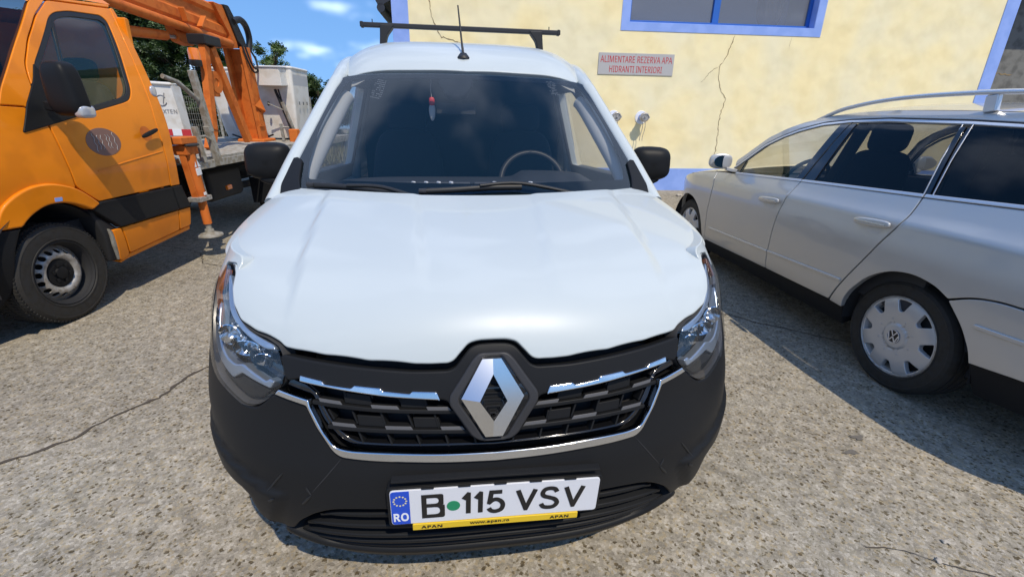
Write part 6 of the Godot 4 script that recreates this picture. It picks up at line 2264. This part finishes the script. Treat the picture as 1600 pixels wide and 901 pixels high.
		wheel(tr, Transform3D(Basis(Vector3.UP, PI if far else 0.0), Vector3(CAB_WIDE + 0.06 if far else -0.06, 0.352, -3.65)), 0.350, "truck")
		wheel_well(tr, Vector3(CAB_WIDE - 0.02 if far else 0.02, 0.40, 0.03), 0.445, 0.36 if far else -0.36)
	# cab roof, screen, bonnet, front, back wall
	var mid := CAB_WIDE / 2
	s = Shape.new()
	var rows: Array = []
	for q in [[0.62, 2.12], [0.72, 2.176], [0.95, 2.22], [1.2, 2.24], [1.47, 2.262]]:
		var ue := cab_x(q[0], q[1])
		var row: Array = []
		for j in 17:
			var t := j / 16.0
			var b := 1.0 - pow(absf(2.0 * t - 1.0), 2.6)
			row.append(T(q[0] - 0.18 * b * (1.0 if q[0] < 0.8 else 0.0), q[1] + 0.20 * b, lerpf(ue, CAB_WIDE - ue, t)))
		rows.append(row)
	s.grid(rows)
	put("cab_roof", s, "orange_paint", tr)
	s = Shape.new()
	rows = []
	for q in [[-0.03, 1.45], [0.05, 1.555], [0.304, 1.819], [0.638, 2.129]]:
		var ue := cab_x(q[0], q[1]) - 0.004
		var row: Array = []
		for j in 17:
			var t := j / 16.0
			var b := 1.0 - pow(absf(2.0 * t - 1.0), 2.2)
			row.append(T(q[0] - 0.20 * b, q[1] + 0.03 * b, lerpf(ue, CAB_WIDE - ue, t)))
		rows.append(row)
	s.grid(rows)
	put("windscreen", s, "tinted_glass", tr)
	s = Shape.new()
	rows = []
	for q in [[0.0, 1.452], [-0.55, 1.37], [-0.90, 1.17], [-1.03, 0.95], [-1.02, 0.72]]:
		var ue := cab_x(q[0], q[1]) - 0.002
		var row: Array = []
		for j in 17:
			var t := j / 16.0
			var b := 1.0 - pow(absf(2.0 * t - 1.0), 2.4)
			row.append(T(q[0] - 0.24 * b, q[1] + 0.06 * b, lerpf(ue, CAB_WIDE - ue, t)))
		rows.append(row)
	s.grid(rows)
	put("bonnet", s, "orange_paint", tr)
	s = Shape.new()
	rows = []
	for q in [[-1.02, 0.74], [-1.05, 0.50], [-1.0, 0.24]]:
		var row: Array = []
		for j in 17:
			var t := j / 16.0
			var b := 1.0 - pow(absf(2.0 * t - 1.0), 2.4)
			row.append(T(q[0] - 0.24 * b, q[1], lerpf(-0.16, CAB_WIDE + 0.16, t)))
		rows.append(row)
	s.grid(rows)
	put("front_bumper", s, "black_plastic", tr)
	for k in 4:
		s = Shape.new()
		var yy := 0.80 + k * 0.085
		var path: Array = []
		for i in 11:
			var t := lerpf(0.24, 0.76, i / 10.0)
			path.append(T(-1.035 - 0.24 * (1.0 - pow(absf(2.0 * t - 1.0), 2.4)) + maxf(0.0, yy - 0.95) * 0.35, yy + 0.06, lerpf(-0.16, CAB_WIDE + 0.16, t)))
		s.tube(path, 0.022, 8)
		put("grille_slat", s, "black_plastic", tr)
	for sd in [0.13, 0.87]:
		s = Shape.new()
		blob(s, T(-1.03, 1.02, lerpf(-0.16, CAB_WIDE + 0.16, sd)), Vector3(0.16, 0.17, 0.07), 0.7, Basis(Vector3.UP, 0.5 if sd < 0.5 else -0.5))
		put("headlight", s, "milky_lens", tr)
	s = Shape.new()
	s.box(T(1.40, 1.42, mid), Vector3(1.60, 1.5, 0.05), Basis(Vector3.RIGHT, -0.09), 0.02)
	put("cab_back", s, "orange_paint", tr)
	s = Shape.new()
	s.box(T(0.6, 0.62, mid), Vector3(1.72, 0.10, 1.7))
	s.box(T(0.18, 1.28, mid), Vector3(1.70, 0.30, 0.45), Basis(), 0.08)
	put("cab_floor", s, "interior_dark", tr)
	for k in [-0.42, 0.36]:
		seat(tr, T(0.92, 0.92, mid + k + 0.1))
	for n in tr.get_children():
		if n.name.begins_with("seat"):
			n.rotation.y = 0.0
	steering(tr, T(0.40, 1.42, mid + 0.45), 0.20, deg_to_rad(-55))
	# chassis
	s = Shape.new()
	for u in [-0.55, -1.30]:
		s.box(T(3.4, 0.62, u), Vector3(0.09, 0.18, 5.8))
	put("chassis_rail", s, "dark", tr)
	s = Shape.new()
	s.box(T(2.55, 0.60, -0.42), Vector3(0.40, 0.34, 0.72), Basis(), 0.04)
	s.box(T(3.15, 0.66, -0.25), Vector3(0.10, 0.06, 0.3))
	s.tube([T(1.9, 0.55, -0.30), T(3.3, 0.50, -0.32)], 0.045, 10)
	put("under_gear", s, "dark", tr)
	s = Shape.new()
	s.box(T(2.35, 0.585, -0.10), Vector3(0.03, 0.05, 0.10), Basis(), 0.01)
	put("marker_lamp", s, "amber_lens", tr)
	s = Shape.new()
	s.box(T(3.12, 0.43, -0.10), Vector3(0.30, 0.34, 0.02), Basis(), 0.005)
	put("mud_flap", s, "black_plastic", tr)
	# deck of boards
	for k in 11:
		s = Shape.new()
		s.box(T(1.70 + 0.50 * k + 0.245, 0.945, mid), Vector3(1.86, 0.045, 0.488), Basis(), 0.004)
		put("deck_board", s, "wood_deck", tr)
	s = Shape.new()
	s.box(T(1.75, 0.905, 0.045), Vector3(0.03, 0.075, 0.34), Basis(), 0.004)
	s.box(T(4.55, 0.905, 0.025), Vector3(0.03, 0.075, 5.2), Basis(), 0.004)
	put("deck_edge", s, "galvanised", tr)
	for q in [[1.735, 1.28, 1.75, 0.93, 0.05], [1.90, 1.80, 1.965, 1.22, 0.06], [1.945, 1.28, 2.0, 0.88, 0.065]]:
		s = Shape.new()
		s.bar(T(q[0], q[1], 0.045), T(q[2], q[3], 0.055), q[4], q[4], Vector3.RIGHT, 0.006)
		put("deck_post", s, "galvanised", tr)
	s = Shape.new()
	s.tube([T(1.74, 1.18, 0.05), T(1.86, 1.185, 0.05), T(1.95, 1.13, 0.06)], 0.012, 8)
	s.tube([T(1.52, 1.72, 0.0), T(1.68, 1.68, 0.02), T(1.91, 1.52, 0.045)], 0.022, 8)
	put("post_brace", s, "galvanised", tr)
	# stabiliser leg behind the cab
	var st := Node3D.new()
	st.name = "stabiliser_leg"
	tr.add_child(st, true)
	s = Shape.new()
	s.box(T(1.535, 1.160, 0.02), Vector3(0.15, 0.07, 0.25), Basis(), 0.012)
	s.box(T(1.55, 1.07, 0.025), Vector3(0.13, 0.09, 0.19), Basis(), 0.010)
	put("leg_head", s, "old_orange_paint", st)
	s = Shape.new()
	blob(s, T(1.545, 1.118, 0.10), Vector3(0.03, 0.016, 0.10), 0.8)
	put("head_pad", s, "grey_plastic", st)
	for k in 2:
		s = Shape.new()
		s.bar(T(1.465 if k == 0 else 1.625, 1.12, 0.03), T(1.495 if k == 0 else 1.645, 0.60, 0.04), 0.016, 0.06, Vector3.RIGHT, 0.004)
		put("guide_rail", s, "old_orange_paint" if k == 0 else "galvanised", st)
	s = Shape.new()
	s.tube([T(1.540, 1.06, 0.05), T(1.565, 0.60, 0.05)], 0.052, 16)
	put("cylinder", s, "old_orange_paint", st)
	s = Shape.new()
	s.bar(T(1.552, 0.90, 0.098), T(1.556, 0.83, 0.0985), 0.07, 0.012, Vector3.RIGHT, 0.003)
	s.bar(T(1.566, 0.66, 0.098), T(1.568, 0.63, 0.0985), 0.04, 0.012, Vector3.RIGHT, 0.003)
	put("warning_label", s, "white_print", st)
	s = Shape.new()
	var tri_pts := [T(1.505, 0.91, 0.1005), T(1.60, 0.91, 0.1005), T(1.548, 1.00, 0.0985)]
	s.face(tri_pts)
	put("warning_triangle", s, "white_print", st)
	s = Shape.new()
	s.box(T(1.565, 0.595, 0.04), Vector3(0.13, 0.05, 0.20), Basis(), 0.008)
	put("collar", s, "steel", st)
	s = Shape.new()
	s.tube([T(1.565, 0.60, 0.05), T(1.555, 0.335, 0.06)], 0.040, 14)
	put("inner_tube", s, "old_orange_paint", st)
	s = Shape.new()
	s.tube([T(1.555, 0.34, 0.06), T(1.552, 0.20, 0.062)], 0.026, 12)
	s.lathe([Vector2(0.0, 0.225), Vector2(0.04, 0.22), Vector2(0.045, 0.19), Vector2(0.115, 0.165), Vector2(0.118, 0.15), Vector2(0.11, 0.145), Vector2(0.0, 0.145)], Transform3D(Basis(), T(1.552, 0.06, 0.062)), 24)
	put("foot_plate", s, "galvanised", st)
	# boom: a ribbed box folded forward over the cab
	var bm := Node3D.new()
	bm.name = "boom"
	tr.add_child(bm, true)
	var a0 := T(0.4, 2.45, -0.72)
	var b0 := T(4.20, 2.60, -0.72)
	s = Shape.new()
	rows = []
	for e in [0.0, 1.0]:
		var row: Array = []
		var c: Vector3 = T(0.2, 2.70, -0.90).lerp(T(4.18, 2.535, -0.90), e)
		var k := 1.0
		for q in [[0.17, -0.15], [0.185, -0.12], [0.185, -0.03], [0.15, 0.0], [0.15, 0.10], [0.185, 0.13], [0.185, 0.19], [0.15, 0.22], [-0.15, 0.22], [-0.185, 0.19], [-0.185, -0.12], [-0.17, -0.15]]:
			row.append(c + Vector3(q[0] * 1.0, q[1] * k, 0))
		rows.append(row)
	for j in 12:
		s.face([rows[0][j], rows[1][j], rows[1][(j + 1) % 12], rows[0][(j + 1) % 12]])
	put("boom_box", s, "old_orange_paint", bm)
	s = Shape.new()
	s.tube([T(0.3, 2.485, -0.70), T(4.20, 2.312, -0.70)], 0.050, 14)
	put("boom_tube", s, "old_orange_paint", bm)
	for q in [[3.16, 2.56, 3.20, 2.42], [3.60, 2.54, 3.46, 2.40]]:
		s = Shape.new()
		s.bar(T(q[0], q[1], -0.66), T(q[2], q[3], -0.66), 0.03, 0.07, Vector3.RIGHT, 0.006)
		put("boom_tab", s, "old_orange_paint", bm)
	s = Shape.new()
	s.patch(func(q: Vector2) -> Vector3: return T(q.x, q.y, -0.68), rp([3.92, 2.77, 0.02, 4.14, 2.77, 0.02, 4.34, 2.42, 0.02, 4.36, 2.27, 0.02, 4.22, 2.25, 0.02, 4.20, 2.42, 0.03]), 0.1, 1.0, 0.44, 0.006, [], true)
	put("boom_end", s, "old_orange_paint", bm)
	s = Shape.new()
	s.patch(func(q: Vector2) -> Vector3: return T(q.x, q.y, -0.655), rp([4.13, 2.78, 0.02, 4.26, 2.79, 0.03, 4.40, 2.62, 0.05, 4.54, 2.42, 0.05, 4.58, 2.30, 0.03, 4.48, 2.28, 0.02, 4.34, 2.36, 0.02]), 0.1, 1.0, 0.08, 0.01, [], true)
	s.tube(smooth_path([T(4.30, 2.60, -0.66), T(4.52, 2.66, -0.66), T(4.70, 2.60, -0.68), T(4.78, 2.45, -0.70), T(4.74, 2.28, -0.72)], 5), 0.045, 10)
	put("hose_guard", s, "seal", bm)
	s = Shape.new()
	s.tube(smooth_path([T(4.36, 2.30, -0.62), T(4.40, 2.12, -0.60), T(4.52, 1.98, -0.60), T(4.66, 2.00, -0.60), T(4.70, 2.16, -0.62), T(4.64, 2.30, -0.66)], 6), 0.014, 8)
	s.tube(smooth_path([T(4.40, 2.30, -0.60), T(4.45, 2.10, -0.58), T(4.55, 2.02, -0.58), T(4.63, 2.06, -0.58), T(4.66, 2.20, -0.60)], 6), 0.012, 8)
	put("hose", s, "seal", bm)
	# lift ram
	var ram := Node3D.new()
	ram.name = "lift_ram"
	tr.add_child(ram, true)
	s = Shape.new()
	s.tube([T(1.0, 2.10, -0.80), T(2.97, 2.235, -0.80)], 0.052, 16)
	put("ram_body", s, "old_orange_paint", ram)
	s = Shape.new()
	s.tube([T(2.95, 2.235, -0.80), T(3.28, 2.255, -0.80)], 0.024, 12)
	put("ram_rod", s, "satin_metal", ram)
	s = Shape.new()
	s.patch(func(q: Vector2) -> Vector3: return T(q.x, q.y, -0.76), rp([3.10, 2.36, 0.02, 3.16, 2.20, 0.04, 3.40, 2.17, 0.04, 3.50, 2.24, 0.04, 3.46, 2.34, 0.03]), 0.1, 1.0, 0.10, 0.006, [], true)
	put("ram_bracket", s, "old_orange_paint", ram)
	# mast that the boom folds from, and the A-frame it rests on
	var ms := Node3D.new()
	ms.name = "mast"
	tr.add_child(ms, true)
	s = Shape.new()
	for u in [-0.66, -0.90]:
		s.bar(T(4.50, 2.30, u), T(4.58, 0.95, u), 0.22, 0.05, Vector3.RIGHT, 0.006)
	s.bar(T(4.56, 2.28, -0.78), T(4.64, 0.95, -0.78), 0.12, 0.22, Vector3.RIGHT, 0.006)
	put("mast_plates", s, "old_orange_paint", ms)
	s = Shape.new()
	s.face([T(4.40, 1.50, -0.62), T(4.62, 1.60, -0.62), T(4.60, 1.42, -0.56)])
	s.face([T(4.40, 1.50, -0.62), T(4.60, 1.42, -0.56), T(4.62, 1.38, -0.62)])
	s.box(T(4.52, 1.30, -0.63), Vector3(0.03, 0.22, 0.12), Basis(), 0.005)
	put("mast_gusset", s, "old_orange_paint", ms)
	s = Shape.new()
	s.box(T(4.60, 0.96, -0.78), Vector3(0.42, 0.10, 0.42), Basis(), 0.02)
	put("mast_foot", s, "old_orange_paint", ms)
	var af := Node3D.new()
	af.name = "boom_rest"
	tr.add_child(af, true)
	s = Shape.new()
	s.bar(T(3.17, 2.16, -0.50), T(2.97, 1.20, -0.50), 0.10, 0.08, Vector3.RIGHT, 0.006)
	s.bar(T(2.97, 1.22, -0.50), T(2.82, 0.96, -0.50), 0.16, 0.06, Vector3.RIGHT, 0.006)
	put("rest_post", s, "old_orange_paint", af)
	s = Shape.new()
	s.bar(T(3.30, 2.16, -0.50), T(3.78, 1.02, -0.50), 0.11, 0.08, Vector3.RIGHT, 0.006)
	put("rest_stay", s, "old_orange_paint", af)
	s = Shape.new()
	s.box(T(3.26, 2.225, -0.53), Vector3(0.22, 0.11, 0.34), Basis(), 0.012)
	put("rest_pad", s, "seal", af)
	s = Shape.new()
	s.lathe([Vector2(0.13, 0.0), Vector2(0.13, 0.03), Vector2(0.05, 0.03), Vector2(0.05, 0.0)], Transform3D(Basis(Vector3.BACK, -PI / 2), T(3.27, 1.76, -0.52)), 24)
	s.box(T(3.20, 1.72, -0.52), Vector3(0.04, 0.26, 0.24), Basis(), 0.01)
	put("winch_plate", s, "old_orange_paint", af)
	# beacon
	var bc := Node3D.new()
	bc.name = "beacon"
	tr.add_child(bc, true)
	s = Shape.new()
	s.lathe([Vector2(0.062, 0.0), Vector2(0.062, 0.09), Vector2(0.05, 0.125), Vector2(0.0, 0.135)], Transform3D(Basis(), T(2.97, 1.985, -0.52)), 20, 0.5)
	put("beacon_dome", s, "amber_lens", bc)
	s = Shape.new()
	s.lathe([Vector2(0.0, 0.0), Vector2(0.055, 0.0), Vector2(0.066, 0.03), Vector2(0.066, 0.065), Vector2(0.0, 0.07)], Transform3D(Basis(), T(2.97, 1.918, -0.52)), 20, 0.5)
	s.bar(T(2.97, 1.95, -0.52), T(3.10, 1.93, -0.52), 0.03, 0.03)
	put("beacon_base", s, "seal", bc)
	# two lift baskets at the rear
	var bk := Node3D.new()
	bk.name = "lift_basket"
	tr.add_child(bk, true)
	basket(bk, 4.90, 5.62, -0.86, -0.20, 1.0, 2.07)
	s = Shape.new()
	s.box(T(4.82, 1.93, -0.51), Vector3(0.46, 0.26, 0.30), Basis(Vector3.RIGHT, 0.06), 0.012)
	put("control_box", s, "grp_white", bk)
	s = Shape.new()
	s.box(T(4.82, 2.068, -0.51), Vector3(0.50, 0.02, 0.34), Basis(Vector3.RIGHT, 0.06), 0.006)
	put("control_lid", s, "grp_grey", bk)
	s = Shape.new()
	for i in 3:
		s.box(T(5.06 + i * 0.16, 1.55, -0.1955), Vector3(0.004, 0.05, 0.035), Basis(), 0.001)
	put("basket_marks", s, "grey_print", bk)
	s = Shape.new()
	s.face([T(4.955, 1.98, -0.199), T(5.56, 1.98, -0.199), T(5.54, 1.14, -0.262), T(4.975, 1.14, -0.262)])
	put("side_panel", s, "grp_shade", bk)  # added grey sheet: shaded look of the tub's right face, put in by colour
	s = Shape.new()
	s.bar(T(4.80, 1.75, -0.45), T(4.84, 0.96, -0.26), 0.035, 0.035, Vector3.RIGHT, 0.005)
	s.bar(T(4.80, 1.75, -0.40), T(4.84, 1.2, -0.33), 0.022, 0.022, Vector3.RIGHT, 0.004)
	put("lever_post", s, "dark", bk)
	s = Shape.new()
	s.bar(T(4.78, 1.56, -0.36), T(4.92, 0.74, -0.20), 0.045, 0.045, Vector3.RIGHT, 0.005)
	s.bar(T(4.80, 1.44, -0.36), T(4.70, 1.54, -0.56), 0.018, 0.018, Vector3.UP, 0.004)
	put("lever", s, "galvanised", bk)
	s = Shape.new()
	blob(s, T(4.78, 1.535, -0.58), Vector3(0.018, 0.035, 0.022), 0.8)
	put("lever_knob", s, "seal", bk)
	s = Shape.new()
	s.bar(T(4.55, 1.24, -0.34), T(4.57, 0.98, -0.34), 0.04, 0.04, Vector3.RIGHT, 0.005)
	s.tube([T(4.56, 1.19, -0.34), T(4.6, 1.185, -0.24)], 0.012, 6)
	put("short_post", s, "galvanised", bk)
	s = Shape.new()
	s.box(T(4.60, 0.98, -0.17), Vector3(0.14, 0.36, 0.14), Basis(), 0.02)
	put("rear_bracket", s, "old_orange_paint", bk)
	var bk2 := Node3D.new()
	bk2.name = "lift_basket"
	tr.add_child(bk2, true)
	basket(bk2, 4.96, 5.64, -1.56, -0.90, 1.0, 2.04)
	s = Shape.new()
	s.patch(func(q: Vector2) -> Vector3: return Vector3(q.x, q.y, -4.93), rp([-1.27, 1.99, 0.02, -0.90, 2.0, 0.02, -0.92, 1.14, 0.02, -1.24, 1.12, 0.03, -1.32, 1.42, 0.05]), 0.1, 1.0, 0.03, 0.006)
	put("basket_door", s, "grp_grey", bk2)
	s = Shape.new()
	s.patch(func(q: Vector2) -> Vector3: return Vector3(q.x, q.y, -4.923), circ(Vector2(-0.99, 1.70), 0.085, 0.10, 24), 0.05, 1.0, 0.004, 0.002)
	put("round_label", s, "white_print", bk2)
	s = Shape.new()
	for q in [[-0.99, 1.71, 0.10, 0.02], [-0.96, 1.69, 0.02, 0.05]]:
		s.box(Vector3(q[0], q[1], -4.918), Vector3(q[2], q[3], 0.004), Basis(), 0.001)
	put("label_arrow", s, "ink", bk2)
	s = Shape.new()
	s.tube(smooth_path([T(4.88, 1.05, -1.30), T(4.84, 0.98, -1.05), T(4.84, 1.0, -0.8), T(4.8, 1.06, -0.6)], 5), 0.014, 8)
	put("cable", s, "seal", bk2)


func basket(parent: Node3D, s0: float, s1: float, u0: float, u1: float, y0: float, y1: float) -> void:
	# tapered tub, open at the top, with a rolled rim
	var corners := func(k: float, y: float) -> Array:
		var o: Array = []
		for q in rp([u0 + k, s0 + k, 0.05, u1 - k, s0 + k, 0.05, u1 - k, s1 - k, 0.05, u0 + k, s1 - k, 0.05]):
			o.append(Vector3(q.x, y, -q.y))
		return o
	var s := Shape.new()
	s.grid([corners.call(0.085, y0), corners.call(0.06, y0 + 0.10), corners.call(0.025, y0 + 0.5), corners.call(0.0, y1), corners.call(0.02, y1), corners.call(0.05, y0 + 0.5), corners.call(0.1, y0 + 0.03)], false, true)
	s.face([corners.call(0.085, y0)[0], corners.call(0.085, y0)[6], corners.call(0.085, y0)[12], corners.call(0.085, y0)[18]])
	put("tub", s, "grp_white", parent)
	s = Shape.new()
	s.tube(corners.call(0.006, y1 + 0.005), 0.022, 8, false, 1.0, true)
	put("rim", s, "grp_white", parent)


func make_small_things() -> void:
	var s: Shape
	# a basket of another lift standing behind the orange cab
	var h := deg_to_rad(-4.625)
	var p := atan(0.115 / 3.25)
	var f := Vector3(-sin(h) * cos(p), sin(p), -cos(h) * cos(p))
	var r := Vector3(cos(h), 0, -sin(h))
	var xf := Transform3D(Basis(r, r.cross(f), -f), Vector3(-2.8299, 0.011, -2.4885))
	var b := thing("white_basket", "white fibreglass lift basket with grey lettering and a red striped foot, behind the cab", "lift basket", xf * Transform3D(Basis(), T(5.95, 0.95, -2.86)))
	b.transform.basis = Basis(r, Vector3.UP, r.cross(Vector3.UP))
	s = Shape.new()
	var lo := [Vector3(-0.40, 0, 0.40), Vector3(0.37, 0, 0.40), Vector3(0.37, 0, 0.2), Vector3(-0.40, 0, 0.2)]
	var hi := [Vector3(-0.55, 0.9, 0.42), Vector3(0.31, 0.86, 0.42), Vector3(0.31, 0.86, 0.17), Vector3(-0.55, 0.9, 0.17)]
	for i in 4:
		s.face([lo[i], lo[(i + 1) % 4], hi[(i + 1) % 4], hi[i]])
	put("tub", s, "grp_white", b)
	var sb := Shape.new()
	for q in [[Vector3(-0.40, 0, 0.404), Vector3(0.37, 0, 0.404), Vector3(0.31, 0.86, 0.424), Vector3(-0.55, 0.9, 0.424)]]:
		sb.face(q)
	put("front_panel", sb, "grp_white", b)
	s = Shape.new()
	s.tube([Vector3(-0.55, 0.90, 0.43), Vector3(0.31, 0.86, 0.43), Vector3(0.31, 0.86, 0.16), Vector3(-0.55, 0.90, 0.16)], 0.030, 8, false, 1.0, true)
	put("rim", s, "grp_white", b)
	s = Shape.new()
	s.box(Vector3(0.0, -0.5, 0.3), Vector3(0.4, 0.98, 0.15), Basis(), 0.02)
	put("stand", s, "dark", b)
	lettering("lettering", "LUXTEN", 0.065, 0.36, 0.002, "pale_print", Transform3D(Basis(Vector3.RIGHT, 0.02), Vector3(0.14, 0.42, 0.420)), b, false)
	s = Shape.new()
	var ringp: Array = []
	for i in 22:
		ringp.append(Vector3(0.10 + cos(0.6 + i * 0.25) * 0.085, 0.60 + sin(0.6 + i * 0.25) * 0.085, 0.424))
	s.tube(ringp, 0.007, 6)
	s.tube([Vector3(0.12, 0.55, 0.424), Vector3(0.17, 0.72, 0.424)], 0.007, 6)
	put("emblem", s, "pale_print", b)
	for k in 5:
		s = Shape.new()
		s.box(Vector3(-0.24 + k * 0.16, 0.07, 0.412), Vector3(0.158, 0.11, 0.008), Basis(), 0.001)
		put("stripe_block", s, "red_print" if k % 2 == 0 else "white_print", b)
	# air freshener hanging inside the van's windscreen
	var af := thing("air_freshener", "red and white air freshener hanging on a thread inside the van windscreen", "air freshener", Transform3D(Basis(), Vector3(-0.188, 1.36, -1.72)))
	s = Shape.new()
	blob(s, Vector3(0, 0.085, 0), Vector3(0.017, 0.042, 0.010), 0.85, Basis(), func(v: Vector3) -> Vector3: return Vector3(v.x * (1.0 + 0.25 * v.y / 0.042), v.y, v.z))
	put("bottle", s, "sign_board", af)
	s = Shape.new()
	blob(s, Vector3(0, 0.14, 0), Vector3(0.015, 0.022, 0.012), 0.7)
	put("cap", s, "red_print", af)
	s = Shape.new()
	s.tube([Vector3(0, 0.155, 0), Vector3(-0.004, 0.20, 0.0), Vector3(0.0, 0.255, 0.0)], 0.0016, 5)
	put("thread", s, "sign_board", af)
	# dark garment hanging just inside the building's window
	var hw := deg_to_rad(-2.57)
	var nz := Vector3(sin(hw), 0, cos(hw))
	var cl := thing("hanging_jacket", "dark cloth hanging inside the right pane of the blue window", "clothing", Transform3D(Basis(Vector3(nz.z, 0, -nz.x), Vector3.UP, nz), Vector3(4.21, 0, -7.65)) * Transform3D(Basis(), Vector3(1.62, 3.75, -0.30)))
	s = Shape.new()
	blob(s, Vector3.ZERO, Vector3(0.24, 0.52, 0.06), 0.5, Basis(), func(v: Vector3) -> Vector3: return Vector3(v.x * (1.0 + 0.15 * v.y), v.y, v.z + 0.03 * sin(v.x * 30.0)), 18, 40)
	put("cloth", s, "interior_dark", cl)
	s = Shape.new()
	for k in 2:
		s.tube(smooth_path([Vector3(-0.12 + k * 0.25, 0.4, 0.06), Vector3(-0.15 + k * 0.29, 0.05, 0.075), Vector3(-0.12 + k * 0.24, -0.4, 0.06)], 5), 0.045, 8)
	put("folds", s, "interior_dark", cl)
	# loose stones on the concrete
	var r2 := RandomNumberGenerator.new()
	r2.seed = 31
	var spots := [[1.52, -0.03, 0.013], [1.62, -0.09, 0.014], [4.35, -6.9, 0.10], [4.15, -7.1, 0.06]]
	var names := ["small white chip of stone lying near the lower right corner", "pale flat chip of stone lying beside the thin crack, lower right", "broken lump of pale concrete at the foot of the yellow wall", "smaller pale lump of concrete near the foot of the yellow wall"]
	for i in spots.size():
		s = Shape.new()
		var q: Array = spots[i]
		var sz: float = q[2]
		blob(s, Vector3.ZERO, Vector3(sz, sz * 0.45, sz * 0.65), 0.75, Basis(), func(v: Vector3) -> Vector3: return v * (1.0 + 0.35 * sin(v.x / sz * 5.0 + i) * cos(v.z / sz * 4.0)), 7, 9)
		var o := put("stone_chip" if sz < 0.05 else "concrete_lump", s, "stone", self)
		o.position = Vector3(q[0], slope(q[1]) + sz * 0.3, q[1])
		o.rotation.y = r2.randf() * 3.0
		tag(o, names[i], "stone")
